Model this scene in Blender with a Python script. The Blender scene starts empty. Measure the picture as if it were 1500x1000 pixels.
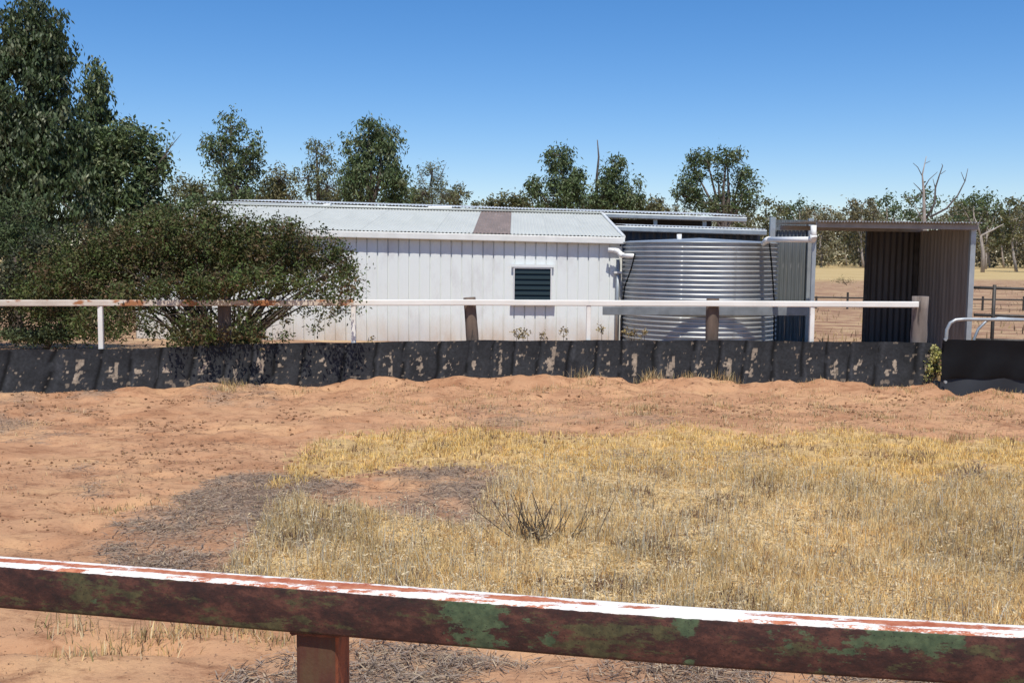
import bpy, math, random
import numpy as np
from mathutils import Vector, Matrix

rnd = random.Random(7)
rng = np.random.default_rng(11)
S = bpy.context.scene
COL = S.collection
R = math.radians

# ------------------------------------------------------------------ camera
CAM = Vector((0, 0, 1.7)); F = 1500.0; PITCH = math.atan(130 / 1500); ROLL = R(0.6)
cam_d = bpy.data.cameras.new('camera'); cam = bpy.data.objects.new('camera', cam_d); COL.objects.link(cam)
cam_d.lens = 36; cam_d.sensor_width = 36; cam_d.clip_start = 0.05; cam_d.clip_end = 9000
CM = Matrix.Rotation(R(90) - PITCH, 3, 'X') @ Matrix.Rotation(ROLL, 3, 'Z')
cam.matrix_world = Matrix.Translation(CAM) @ CM.to_4x4()
S.camera = cam
S.render.resolution_x = 1024; S.render.resolution_y = 682
S.render.engine = 'CYCLES'

# ------------------------------------------------------------------ sky, sun, exposure
SUN_EL, SUN_AZ = R(62), R(-3)           # sun high behind the camera, a touch to its right
w = bpy.data.worlds.new('World'); S.world = w; w.use_nodes = True
nt = w.node_tree; nt.nodes.clear()
sky = nt.nodes.new('ShaderNodeTexSky'); sky.sky_type = 'NISHITA'; sky.sun_disc = False
sky.sun_elevation = SUN_EL; sky.sun_rotation = R(180) + SUN_AZ
sky.altitude = 0; sky.air_density = 1.0; sky.dust_density = 0.0; sky.ozone_density = 6.0
bg = nt.nodes.new('ShaderNodeBackground'); bg.inputs[1].default_value = 0.105
hs = nt.nodes.new('ShaderNodeHueSaturation'); hs.inputs['Saturation'].default_value = 1.25
out = nt.nodes.new('ShaderNodeOutputWorld')
nt.links.new(sky.outputs[0], hs.inputs['Color']); 
tn = nt.nodes.new('ShaderNodeMix'); tn.data_type = 'RGBA'; tn.blend_type = 'MULTIPLY'; tn.inputs[0].default_value = 1; tn.inputs[7].default_value = (1.10, 1.035, 1.12, 1)
nt.links.new(hs.outputs[0], tn.inputs[6]); nt.links.new(tn.outputs[2], bg.inputs[0]); nt.links.new(bg.outputs[0], out.inputs[0])
sd = bpy.data.lights.new('sun', 'SUN'); sd.energy = 4.6; sd.angle = R(0.53); sd.color = (1, .945, .85)
sun = bpy.data.objects.new('sun', sd); COL.objects.link(sun)
sv = Vector((-math.sin(SUN_AZ) * math.cos(SUN_EL), -math.cos(SUN_AZ) * math.cos(SUN_EL), math.sin(SUN_EL)))
sun.rotation_euler = sv.to_track_quat('Z', 'Y').to_euler(); sun.location = sv * 50
S.view_settings.view_transform = 'Standard'; S.view_settings.look = 'None'
S.view_settings.exposure = 0.1; S.view_settings.gamma = 1; S.view_settings.use_curve_mapping = False

# ------------------------------------------------------------------ helpers
def ray(px, py): return CM @ Vector(((px - 750) / F, (500 - py) / F, -1))
def at(px, py, Y):
    d = ray(px, py); return CAM + d * (Y / d.y)
def ground_at(px, py):
    d = ray(px, py); return CAM + d * (-CAM.z / d.z)
CMI = np.array(CM.inverted())
def project(x, y, z=0.0):
    p = np.stack([x, y, np.zeros_like(x) + z - CAM.z], -1) @ CMI.T
    return 750 + F * p[..., 0] / -p[..., 2], 500 - F * p[..., 1] / -p[..., 2]

TAB = rng.random((256, 256))
def vn(x, y, sc, seed=0):
    x = np.asarray(x, float) / sc + seed * 17.31; y = np.asarray(y, float) / sc + seed * 9.77
    xi = np.floor(x).astype(int); yi = np.floor(y).astype(int); fx = x - xi; fy = y - yi
    fx = fx * fx * (3 - 2 * fx); fy = fy * fy * (3 - 2 * fy)
    a = TAB[xi % 256, yi % 256]; b = TAB[(xi + 1) % 256, yi % 256]; c = TAB[xi % 256, (yi + 1) % 256]; d = TAB[(xi + 1) % 256, (yi + 1) % 256]
    return (a * (1 - fx) + b * fx) * (1 - fy) + (c * (1 - fx) + d * fx) * fy
def fbm(x, y, sc, seed=0, o=4):
    t = 0; a = 1; s = 0
    for k in range(o):
        t = t + a * vn(x, y, sc / 2 ** k, seed + k * 3); s += a; a *= .55
    return t / s

def tag(o, label=None, cat=None, group=None, kind=None):
    if label: o['label'] = label
    if cat: o['category'] = cat
    if group: o['group'] = group
    if kind: o['kind'] = kind
    return o
def empty(name, loc, label, cat, group=None):
    o = bpy.data.objects.new(name, None); COL.objects.link(o); o.location = loc; o.empty_display_size = .2
    return tag(o, label, cat, group)
def link_mesh(name, me, parent=None, m=None):
    if m is not None and not me.materials: me.materials.append(m)
    o = bpy.data.objects.new(name, me); COL.objects.link(o)
    if parent is not None: o.parent = parent
    return o
def wloc(o):
    v = Vector((0, 0, 0))
    while o is not None: v += o.location; o = o.parent
    return v
class MB:
    def __init__(s): s.v = []; s.f = []
    def add(s, vs, fs):
        n = len(s.v); s.v += [tuple(q) for q in vs]; s.f += [tuple(i + n for i in f) for f in fs]; return s
    def box(s, a, b, bev=0):
        x0, y0, z0 = a; x1, y1, z1 = b
        vs = [(x0,y0,z0),(x1,y0,z0),(x1,y1,z0),(x0,y1,z0),(x0,y0,z1),(x1,y0,z1),(x1,y1,z1),(x0,y1,z1)]
        return s.add(vs, [(0,3,2,1),(4,5,6,7),(0,1,5,4),(1,2,6,5),(2,3,7,6),(3,0,4,7)])
    def beam(s, p, q, w, h, bev=.15, up=Vector((0, 0, 1))):      # bar from p to q, width w (sideways), height h, softened edges
        p = Vector(p); q = Vector(q); d = (q - p).normalized()
        side = d.cross(up).normalized(); u = side.cross(d).normalized()
        r = min(w, h) * bev; pr = []
        for cx, cz, a0 in ((w/2-r, h/2-r, 0), (-w/2+r, h/2-r, 90), (-w/2+r, -h/2+r, 180), (w/2-r, -h/2+r, 270)):
            for k in range(3):
                a = R(a0 + 45 * k); pr.append((cx + r*math.cos(a), cz + r*math.sin(a)))
        n = len(pr); vs = [p + side*a + u*b for a, b in pr] + [q + side*a + u*b for a, b in pr]
        fs = [(i, (i+1) % n, n + (i+1) % n, n + i) for i in range(n)] + [tuple(range(n))[::-1], tuple(range(n, 2*n))]
        return s.add(vs, fs)
    def tube(s, pts, rad, n=8, caps=True):
        pts = [Vector(p) for p in pts]; m = len(pts)
        if not hasattr(rad, '__len__'): rad = [rad] * m
        base = len(s.v); prev = None
        for i, p in enumerate(pts):
            d = (pts[min(i+1, m-1)] - pts[max(i-1, 0)]).normalized()
            if prev is None: a = d.orthogonal().normalized()
            else:
                a = prev - d * prev.dot(d)
                a = a.normalized() if a.length > 1e-5 else d.orthogonal().normalized()
            prev = a; b = d.cross(a)
            for k in range(n):
                t = 2*math.pi*k/n; s.v.append(tuple(p + (a*math.cos(t) + b*math.sin(t)) * rad[i]))
        for i in range(m-1):
            for k in range(n):
                s.f.append((base+i*n+k, base+i*n+(k+1)%n, base+(i+1)*n+(k+1)%n, base+(i+1)*n+k))
        if caps:
            s.f.append(tuple(base+k for k in range(n))[::-1]); s.f.append(tuple(base+(m-1)*n+k for k in range(n)))
        return s
    def mesh(s, name, m=None, origin=(0,0,0), smooth=False):
        me = bpy.data.meshes.new(name); ox, oy, oz = origin
        me.from_pydata([(a-ox, b-oy, c-oz) for a, b, c in s.v], [], s.f)
        if m: me.materials.append(m)
        if smooth: me.polygons.foreach_set('use_smooth', [True]*len(me.polygons))
        me.update(); return me
    def build(s, name, m, parent=None, smooth=False, loc=None):
        if parent is not None:
            return link_mesh(name, s.mesh(name, m, wloc(parent), smooth), parent)
        loc = Vector(loc or (0, 0, 0)); o = link_mesh(name, s.mesh(name, m, loc, smooth)); o.location = loc; return o

def np_mesh(name, V, Fc, col=None, m=None, parent=None, smooth=False):
    """V (n,3), Fc (k,3|4) uniform polygons, col (n,3) point colours"""
    me = bpy.data.meshes.new(name); n, k = Fc.shape
    if parent is not None: V = V - np.array(wloc(parent))
    me.vertices.add(len(V)); me.vertices.foreach_set('co', V.astype(np.float32).ravel())
    me.loops.add(n*k); me.loops.foreach_set('vertex_index', Fc.astype(np.int32).ravel())
    me.polygons.add(n); me.polygons.foreach_set('loop_start', np.arange(0, n*k, k, dtype=np.int32)); me.polygons.foreach_set('loop_total', np.full(n, k, dtype=np.int32))
    if smooth: me.polygons.foreach_set('use_smooth', np.ones(n, dtype=bool))
    if col is not None:
        at_ = me.attributes.new('col', 'FLOAT_COLOR', 'POINT')
        at_.data.foreach_set('color', np.concatenate([col, np.ones((len(col), 1))], 1).astype(np.float32).ravel())
    if m: me.materials.append(m)
    me.update(calc_edges=True); me.validate()
    return link_mesh(name, me, parent)

# ------------------------------------------------------------------ materials
def new_mat(name):
    m = bpy.data.materials.new(name); m.use_nodes = True; n = m.node_tree; n.nodes.clear()
    o = n.nodes.new('ShaderNodeOutputMaterial'); b = n.nodes.new('ShaderNodeBsdfPrincipled'); n.links.new(b.outputs[0], o.inputs[0])
    return m, n, b
def node(n, t, **kw):
    x = n.nodes.new(t)
    for k, v in kw.items():
        if k in x.inputs.keys(): x.inputs[k].default_value = v
        else: setattr(x, k, v)
    return x
def noise(n, scale, vec=None, detail=5, rough=.6, stretch=None):
    t = node(n, 'ShaderNodeTexNoise', Scale=scale, Detail=detail, Roughness=rough)
    c = node(n, 'ShaderNodeTexCoord'); src = c.outputs['Object']
    if stretch:
        mp = node(n, 'ShaderNodeMapping'); mp.inputs['Scale'].default_value = stretch
        n.links.new(src, mp.inputs[0]); src = mp.outputs[0]
    n.links.new(src, t.inputs['Vector']); return t.outputs['Fac']
def ramp(n, fac, stops):
    r = n.nodes.new('ShaderNodeValToRGB'); e = r.color_ramp.elements
    while len(e) < len(stops): e.new(.5)
    for k, (p, c) in enumerate(stops): e[k].position = p; e[k].color = (*c, 1) if len(c) == 3 else c
    n.links.new(fac, r.inputs[0]); return r.outputs[0]
def mixc(n, a, b, fac, mode='MIX'):
    x = n.nodes.new('ShaderNodeMix'); x.data_type = 'RGBA'; x.blend_type = mode
    for sock, v in ((x.inputs[6], a), (x.inputs[7], b), (x.inputs[0], fac)):
        if hasattr(v, 'is_output'): n.links.new(v, sock)
        elif hasattr(v, '__len__'): sock.default_value = (*v, 1)
        else: sock.default_value = v
    return x.outputs[2]
def bump(n, b, h, strength, dist=.01):
    x = node(n, 'ShaderNodeBump', Strength=strength, Distance=dist); n.links.new(h, x.inputs['Height']); n.links.new(x.outputs[0], b.inputs['Normal'])
def simple(name, c, rough=.6, metal=0, c2=None, sc=3, stretch=None, bmp=.15, fine=None, lo=.35, hi=.65):
    m, n, b = new_mat(name); b.inputs['Roughness'].default_value = rough; b.inputs['Metallic'].default_value = metal
    f = noise(n, sc, stretch=stretch)
    cc = ramp(n, f, [(lo, c), (hi, c2 or tuple(q*.8 for q in c))])
    if fine: cc = mixc(n, cc, fine[0], ramp(n, noise(n, fine[1], stretch=stretch), [(fine[2], (0,0,0)), (fine[2]+.06, (1,1,1))]))
    n.links.new(cc, b.inputs['Base Color'])
    if bmp: bump(n, b, noise(n, sc*8, stretch=stretch), bmp, .004)
    return m
def vcol(name, rough=.7, spec=.3, transl=0, var=.25, sc=40, bmp=0):
    m, n, b = new_mat(name); b.inputs['Roughness'].default_value = rough; b.inputs['Specular IOR Level'].default_value = spec
    a = node(n, 'ShaderNodeAttribute', attribute_name='col'); c = a.outputs['Color']
    if var: c = mixc(n, c, ramp(n, noise(n, sc), [(.3, (1-var,)*3), (.7, (1+var,)*3)]), 1.0, 'MULTIPLY')
    n.links.new(c, b.inputs['Base Color'])
    if bmp: bump(n, b, noise(n, sc), bmp, .01)
    if transl:
        t = n.nodes.new('ShaderNodeBsdfTranslucent'); n.links.new(c, t.inputs[0])
        mx = n.nodes.new('ShaderNodeMixShader'); mx.inputs[0].default_value = transl
        n.links.new(b.outputs[0], mx.inputs[1]); n.links.new(t.outputs[0], mx.inputs[2])
        n.links.new(mx.outputs[0], [x for x in n.nodes if x.type == 'OUTPUT_MATERIAL'][0].inputs[0])
    return m

M = {}
M['leaf'] = vcol('gum_leaf', .5, .35, .18, .25, 3)
M['bushleaf'] = vcol('bush_leaf', .6, .25, .12, .2, 5)
M['blade'] = vcol('dry_blade', .85, .05, .4, 0)
M['belt'] = vcol('worn_belt', .75, .25, 0, .35, 30, .4)
M['bark'] = simple('bark', (.16,.13,.11), .9, 0, (.09,.07,.055), 6, (1,1,.25), .6)
M['palebark'] = simple('pale_bark', (.42,.37,.33), .85, 0, (.26,.22,.19), 5, (1,1,.3), .4)
M['deadwood'] = simple('dead_wood', (.13,.11,.10), .9, 0, (.07,.06,.055), 6, (1,1,.3), .4)
M['stem'] = simple('bush_stem', (.09,.065,.045), .9, 0, (.045,.03,.02), 9)
M['cladding'] = simple('white_wall_cladding', (.73,.765,.745), .5, 0, (.68,.715,.70), 1.2, (1,1,.5), .05, ((.58,.58,.56), 4, .66))
M['roof'] = simple('zinc_roof', (.54,.555,.51), .6, 0, (.46,.475,.435), 1.4, (1,.4,1), .05, ((.42,.41,.39), 9, .68))
M['roofline'] = simple('zinc_roof_old', (.56,.59,.60), .55, .1, (.47,.50,.51), 1.4, None, .05)
M['fibre'] = simple('brown_fibreglass', (.27,.205,.17), .65, 0, (.19,.15,.125), 4, (1,.5,1), .1, ((.42,.36,.32), 7, .62))
M['gutter'] = simple('painted_gutter', (.74,.74,.70), .4, 0, (.66,.66,.62), 5, None, .03)
M['pvc'] = simple('white_pvc', (.82,.82,.79), .35, 0, (.76,.76,.73), 5, None, .02)
M['frame'] = simple('window_frame', (.60,.61,.61), .4, 0, (.66,.66,.65), 5)
M['sill'] = simple('weathered_sill', (.30,.26,.24), .7, 0, (.22,.19,.17), 8)
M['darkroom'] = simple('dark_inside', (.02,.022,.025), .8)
M['greywall'] = simple('weathered_zinc_sheet', (.21,.23,.235), .5, .3, (.135,.147,.152), 2.2, (3,3,.35), .08, ((.27,.28,.28), 5, .62))
M['backwall'] = simple('grey_blue_sheet', (.075,.085,.105), .55, .2, (.05,.058,.075), 2, (2,2,.4), .05)
M['shelter'] = simple('shaded_shelter_sheet', (.085,.075,.068), .6, .1, (.05,.045,.042), 1.6, (2,2,.35), .08, ((.10,.09,.08), 5, .64))  # for the back sheets; the shelter's inner shade is put into this dark colour
M['sidewall'] = simple('dusty_side_sheet', (.32,.28,.24), .6, .1, (.21,.18,.155), 1.6, (2,2,.35), .08)
M['steel'] = simple('galvanised_steel', (.42,.45,.46), .42, .5, (.33,.36,.37), 5, None, .05)
M['greyrail'] = simple('dull_zinc_rail', (.24,.26,.27), .5, .3, (.17,.185,.19), 5, None, .05)
M['darksteel'] = simple('dark_pipe', (.07,.065,.06), .6, .3, (.04,.035,.03), 8)
M['soffit'] = simple('grey_purlin', (.33,.31,.29), .6, .2, (.25,.235,.22), 5)
M['wood'] = simple('weathered_timber', (.17,.125,.095), .9, 0, (.085,.06,.045), 7, (1,1,.15), .7, ((.05,.04,.035), 14, .6))
M['greywood'] = simple('grey_timber', (.27,.225,.195), .9, 0, (.15,.12,.10), 7, (1,1,.15), .7, ((.07,.055,.05), 14, .62))
M['whiterail'] = simple('white_painted_rail', (.80,.785,.73), .5, 0, (.70,.68,.62), 6, (.3,1,1), .08, ((.40,.20,.10), 7, .68))
M['rustrail'] = simple('rust_stained_rail', (.72,.66,.56), .55, 0, (.5,.42,.34), 4, (.4,1,1), .1, ((.36,.15,.06), 6, .52))
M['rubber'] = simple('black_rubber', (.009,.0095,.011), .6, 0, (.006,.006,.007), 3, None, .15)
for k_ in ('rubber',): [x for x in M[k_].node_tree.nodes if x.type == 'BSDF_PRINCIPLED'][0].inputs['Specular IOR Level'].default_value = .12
M['flap'] = simple('bluish_rubber_flap', (.016,.019,.026), .7, 0, (.010,.012,.016), 2, None, .15)
M['cast'] = simple('rust_weld', (.17,.06,.035), .85, 0, (.08,.03,.02), 30, None, .8)

for k_, zlo in (('cladding', .16),):
    m_ = M[k_]; n = m_.node_tree; b = [x for x in n.nodes if x.type == 'BSDF_PRINCIPLED'][0]; src = b.inputs['Base Color'].links[0].from_socket
    tc = node(n, 'ShaderNodeTexCoord'); sp = node(n, 'ShaderNodeSeparateXYZ'); n.links.new(tc.outputs['Object'], sp.inputs[0])
    oi_ = node(n, 'ShaderNodeObjectInfo'); mp = node(n, 'ShaderNodeVectorMath', operation='ADD'); n.links.new(tc.outputs['Object'], mp.inputs[0]); n.links.new(oi_.outputs['Location'], mp.inputs[1])
    nz_ = node(n, 'ShaderNodeTexNoise', Scale=2.2, Detail=8, Roughness=.7); n.links.new(mp.outputs[0], nz_.inputs['Vector'])
    ma = node(n, 'ShaderNodeMath', operation='MULTIPLY_ADD'); n.links.new(nz_.outputs['Fac'], ma.inputs[0]); ma.inputs[1].default_value = .55; n.links.new(sp.outputs[2], ma.inputs[2])
    cc = mixc(n, src, (.46,.36,.28), ramp(n, ma.outputs[0], [(.26,(.75,)*3), (.52,(0,0,0))]))
    cc = mixc(n, cc, (.56,.56,.55), ramp(n, nz_.outputs['Fac'], [(.50,(0,0,0)), (.72,(.8,)*3)]))
    n.links.new(cc, b.inputs['Base Color'])
# tank metal
m, n, b = new_mat('tank_zinc'); b.inputs['Metallic'].default_value = .7; b.inputs['Roughness'].default_value = .40
cc = ramp(n, noise(n, 2.0, stretch=(1,1,.3)), [(.3,(.42,.44,.45)), (.7,(.60,.62,.62))]); n.links.new(cc, b.inputs['Base Color']); M['tank'] = m; b.inputs['Roughness'].default_value = .46
# louvre glass
m, n, b = new_mat('louvre_glass'); b.inputs['Base Color'].default_value = (.022,.034,.036,1); b.inputs['Roughness'].default_value = .2; b.inputs['Specular IOR Level'].default_value = .25; M['glass'] = m

# foreground rail: rusted, once green then white on top
m, n, b = new_mat('rusted_painted_rail'); b.inputs['Roughness'].default_value = .7
rust = ramp(n, noise(n, 30, detail=10, rough=.78, stretch=(.5,1,1)), [(.36,(.014,.006,.005)), (.5,(.042,.014,.010)), (.62,(.105,.038,.024))])
olive = ramp(n, noise(n, 60, detail=6), [(.35,(.030,.034,.012)), (.65,(.095,.090,.034))])
green = ramp(n, noise(n, 50), [(.35,(.030,.058,.026)), (.65,(.085,.125,.058))])
c = mixc(n, rust, olive, ramp(n, noise(n, 8, detail=11, rough=.8, stretch=(.6,1,2.0)), [(.52,(0,0,0)), (.555,(.8,)*3)]))
a = node(n, 'ShaderNodeAttribute', attribute_name='col'); sp = node(n, 'ShaderNodeSeparateColor'); n.links.new(a.outputs['Color'], sp.inputs[0])
gm = node(n, 'ShaderNodeMath', operation='MULTIPLY_ADD'); n.links.new(sp.outputs[1], gm.inputs[0]); gm.inputs[1].default_value = .24; n.links.new(noise(n, 9, detail=9, rough=.75, stretch=(.8,1,1.6)), gm.inputs[2])
c = mixc(n, c, green, ramp(n, gm.outputs[0], [(.63,(0,0,0)), (.655,(.9,)*3)]))
fl = node(n, 'ShaderNodeTexVoronoi', Scale=120.0); tc_ = node(n, 'ShaderNodeTexCoord'); n.links.new(tc_.outputs['Object'], fl.inputs['Vector'])
c = mixc(n, c, (.010,.005,.004), ramp(n, fl.outputs['Distance'], [(.10,(.8,)*3), (.22,(0,0,0))]))
geo = node(n, 'ShaderNodeNewGeometry'); sep = node(n, 'ShaderNodeSeparateXYZ'); n.links.new(geo.outputs['Normal'], sep.inputs[0])
white = ramp(n, noise(n, 35), [(.3,(.86,.84,.80)), (.7,(.76,.73,.66))])
orange = ramp(n, noise(n, 40, detail=7), [(.35,(.36,.09,.035)), (.65,(.52,.20,.10))])
a = node(n, 'ShaderNodeAttribute', attribute_name='col'); sp = node(n, 'ShaderNodeSeparateColor'); n.links.new(a.outputs['Color'], sp.inputs[0])
# chip mask: white remains where (band value + noise) is high
nz = noise(n, 16, detail=12, rough=.85, stretch=(.35,1,1)); ad = node(n, 'ShaderNodeMath', operation='ADD'); n.links.new(sp.outputs[0], ad.inputs[0]); n.links.new(nz, ad.inputs[1])
top = mixc(n, orange, white, ramp(n, ad.outputs[0], [(.935,(0,0,0)), (.965,(1,1,1))]))
isup = node(n, 'ShaderNodeMath', operation='ADD'); n.links.new(sep.outputs[2], isup.inputs[0])
nz2 = node(n, 'ShaderNodeMath', operation='MULTIPLY_ADD'); n.links.new(noise(n, 45, detail=6), nz2.inputs[0]); nz2.inputs[1].default_value = .5; nz2.inputs[2].default_value = -.25
n.links.new(nz2.outputs[0], isup.inputs[1])
c = mixc(n, c, top, ramp(n, isup.outputs[0], [(.42,(0,0,0)), (.5,(1,1,1))]))
n.links.new(c, b.inputs['Base Color']); bump(n, b, noise(n, 60, detail=8, rough=.7), .5, .003); M['nearrail'] = m
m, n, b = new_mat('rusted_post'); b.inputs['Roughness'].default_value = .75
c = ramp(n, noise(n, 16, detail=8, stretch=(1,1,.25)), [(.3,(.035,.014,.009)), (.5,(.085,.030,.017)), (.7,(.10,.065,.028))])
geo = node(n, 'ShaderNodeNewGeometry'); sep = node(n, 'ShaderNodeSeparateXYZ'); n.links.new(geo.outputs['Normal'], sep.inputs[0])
c = mixc(n, c, mixc(n, (.34,.09,.035), (.10,.035,.02), ramp(n, noise(n, 25, detail=8, stretch=(1,1,.3)), [(.45,(0,0,0)), (.6,(1,1,1))])), ramp(n, sep.outputs[0], [(.25,(0,0,0)), (.6,(.85,)*3)]))  # sunlight painted in: brighter orange on the rusted post's right-hand face
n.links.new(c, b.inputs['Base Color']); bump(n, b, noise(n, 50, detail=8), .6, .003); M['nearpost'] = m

# ground material, blended from per-vertex zones: R dry litter, G straw soil, B far paddock
m, n, b = new_mat('sandy_ground'); b.inputs['Roughness'].default_value = .95; b.inputs['Specular IOR Level'].default_value = .1
a = node(n, 'ShaderNodeAttribute', attribute_name='col'); sp = node(n, 'ShaderNodeSeparateColor'); n.links.new(a.outputs['Color'], sp.inputs[0])
sand = ramp(n, noise(n, .9, detail=8, rough=.65), [(.3,(.34,.165,.085)), (.5,(.48,.268,.148)), (.72,(.60,.365,.190))])
sand = mixc(n, sand, (.24,.11,.058), ramp(n, noise(n, 7, detail=10, rough=.78, stretch=(.55,1,1)), [(.50,(0,0,0)), (.64,(.8,)*3)]))
sand = mixc(n, sand, (.12,.075,.055), ramp(n, noise(n, 38, detail=5, rough=.7), [(.61,(0,0,0)), (.68,(.8,)*3)]))
litter = ramp(n, noise(n, 22, detail=9, rough=.8), [(.3,(.13,.085,.06)), (.5,(.29,.20,.14)), (.7,(.46,.33,.22))])
straw = ramp(n, noise(n, 14, detail=9, rough=.8), [(.34,(.20,.12,.065)), (.5,(.50,.35,.155)), (.66,(.70,.53,.25))])
pad = ramp(n, noise(n, .12, detail=8, rough=.65), [(.3,(.42,.30,.14)), (.7,(.52,.40,.20))])
pink = ramp(n, noise(n, 1.5, detail=9, rough=.75, stretch=(.5,1,1)), [(.36,(.19,.10,.065)), (.5,(.36,.225,.14)), (.62,(.50,.37,.21))])
c = mixc(n, sand, straw, sp.outputs[1]); c = mixc(n, c, litter, sp.outputs[0])
f1 = node(n, 'ShaderNodeMath', operation='MULTIPLY', use_clamp=True); n.links.new(sp.outputs[2], f1.inputs[0]); f1.inputs[1].default_value = 2.0
c = mixc(n, c, pink, f1.outputs[0])
f2 = node(n, 'ShaderNodeMath', operation='MULTIPLY_ADD', use_clamp=True); n.links.new(sp.outputs[2], f2.inputs[0]); f2.inputs[1].default_value = 2.0; f2.inputs[2].default_value = -1.0
c = mixc(n, c, pad, f2.outputs[0]); n.links.new(c, b.inputs['Base Color'])
bump(n, b, noise(n, 16, detail=9, rough=.7), .7, .03); M['ground'] = m

# ------------------------------------------------------------------ fence line and terrain
FPX = [-260, 0, 320, 700, 1050, 1362]; FY = [11.2, 11.9, 12.8, 13.4, 13.4, 13.1]
FX = [at(p, 450, y).x for p, y in zip(FPX, FY)]
def fence_y(x): return np.interp(x, FX + [FX[-1] + 6], FY + [12.9])
def fpt(px):
    Y = float(np.interp(px, FPX, FY)); return at(px, 450, Y).x, Y
def gz(x, y):
    x = np.asarray(x, float); y = np.asarray(y, float)
    d = fence_y(x) - y
    pen = np.clip((d + .3) / .6, 0, 1)
    dents = np.clip(fbm(x*.7, y, .34, 5, 3) - .5, -.3, .05) * .22 * np.exp(-((y - 10.8) / 2.6) ** 2) * np.clip(fbm(x, y, 1.5, 3, 2) * 2 - .4, 0, 1)
    und = (fbm(x, y, 1.7, 1, 4) - .5) * .09
    fine = (fbm(x, y, .16, 9, 2) - .5) * .03
    fine = fine - np.clip(vn(x*.5, y, .14, 14) - .58, 0, 1) * .20 * np.clip(fbm(x, y, .8, 17, 2) * 2.4 - .7, 0, 1)
    lump = (fbm(x, y, .38, 25, 3) - .5) * .15 * np.exp(-np.clip(d - .6, 0, 9) ** 2 / 2.0); fine = fine + lump * pen
    mound = np.exp(-np.clip(d - .08, -1, 9) ** 2 / .16) * (.03 + .17 * np.clip(fbm(x, y*.3, .9, 21, 4) * 1.8 - .45, 0, 1) * np.clip((x + 4.6) / 3.0, .0, 1))
    near = np.exp(-np.clip(np.hypot(x * .4, y) - 18, 0, 99) / 4)
    return (dents + und + fine) * near * (.3 + .7 * pen) + mound * pen * near

def inpoly(px, py, poly, jit=0, seed=0, wx=None, wy=None):
    if jit:
        px = px + (fbm(wx, wy, .8, seed, 4) - .5) * jit * 2; py = py + (fbm(wx, wy, .8, seed + 31, 4) - .5) * jit
    r = np.zeros(px.shape, bool); n_ = len(poly)
    for i in range(n_):
        x1, y1 = poly[i]; x2, y2 = poly[(i+1) % n_]
        c_ = ((y1 > py) != (y2 > py)) & (px < (x2-x1) * (py-y1) / (y2-y1 + 1e-9) + x1); r ^= c_
    return r
TALL = [(330,880),(370,800),(420,735),(560,760),(700,765),(740,690),(800,668),(1000,665),(1160,688),(1330,715),(1640,690),(1640,935),(900,925),(600,905)]
YEL = [(380,720),(430,668),(500,643),(640,632),(800,634),(1000,630),(1250,636),(1640,650),(1640,712),(1330,715),(1160,700),(1000,690),(760,690),(600,678)]
LIT = [[(90,802),(220,772),(330,705),(400,690),(520,700),(520,760),(430,830),(340,850),(240,825)], [(540,690),(740,668),(780,700),(740,770),(560,775)],
       [(-60,585),(110,575),(135,600),(60,640),(-60,650)], [(1360,680),(1470,668),(1500,705),(1380,712)], [(880,655),(1150,655),(1160,672),(900,670)],
       [(280,585),(330,562),(400,566),(390,590)], [(30,680),(110,683),(120,697),(40,697)], [(85,708),(140,708),(160,718),(95,716)]]
LIT2 = [(500,935),(800,945),(1640,930),(1640,1100),(350,1100),(330,985)]
LITF = [(680,598),(860,598),(990,618),(960,632),(720,628)]
SPR = [(150,915),(480,925),(520,960),(330,990),(200,965)]
def blur_mask(px, py, poly, x, y, jit, seed, k=5):
    jx = (rng.random(px.shape) - .5) * k * 7; jy = (rng.random(px.shape) - .5) * k * 2.4
    xs_ = [q[0] for q in poly]; ys_ = [q[1] for q in poly]; r = np.zeros(px.shape)
    near_ = (px > min(xs_) - jit*1.5 - 20) & (px < max(xs_) + jit*1.5 + 20) & (py > min(ys_) - jit - 10) & (py < max(ys_) + jit + 10)
    if near_.any(): r[near_] = inpoly(px[near_] + jx[near_], py[near_] + jy[near_], poly, jit, seed, x[near_], y[near_])
    return r
def zones(x, y):
    px, py = project(x, y); vis = (y > 2)
    px = np.where(vis, px, -9999)
    lit = np.zeros(x.shape)
    for i, p in enumerate(LIT): lit = np.maximum(lit, blur_mask(px, py, p, x, y, 85, 40 + i) * (1 if i < 2 else .65))
    lit = np.maximum(lit, .8 * blur_mask(px, py, LIT2, x, y, 40, 55)); lit = np.maximum(lit, .45 * blur_mask(px, py, LITF, x, y, 20, 57))
    tall = blur_mask(px, py, TALL, x, y, 34, 60); yel = blur_mask(px, py, YEL, x, y, 26, 62)
    return lit, tall, yel, px, py

def seq(segs):
    o = []
    for a_, b_, n_ in segs: o += list(np.linspace(a_, b_, n_, endpoint=False))
    return np.array(o)
gx = np.concatenate([-np.geomspace(6000, 9, 46), seq([(-8.6, 8.6, 430)]), np.geomspace(9, 6000, 46)])
gy = np.concatenate([seq([(-60, 1, 14), (1, 3.4, 16), (3.4, 8.5, 170), (8.5, 14, 240), (14, 30, 60)]), np.geomspace(30, 7000, 60)])
GX, GY = np.meshgrid(gx, gy); Zg = gz(GX, GY); Zg[:, :][(GY > 25) | (np.abs(GX) > 14)] *= .2
lit, tall, yel, _, _ = zones(GX, GY); lit = lit * np.clip(fbm(GX, GY, .4, 220, 3)*3.0 - .85, .05, 1)
far = np.clip((GY - fence_y(GX) - .3) / 1.5, 0, 1) * .5 + np.clip((GY - 62 + 14 * (fbm(GX, GY, 12, 70) - .5) - 12*np.clip(GX/20 - .6, 0, 1)) / 8, 0, 1) * .5
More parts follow.
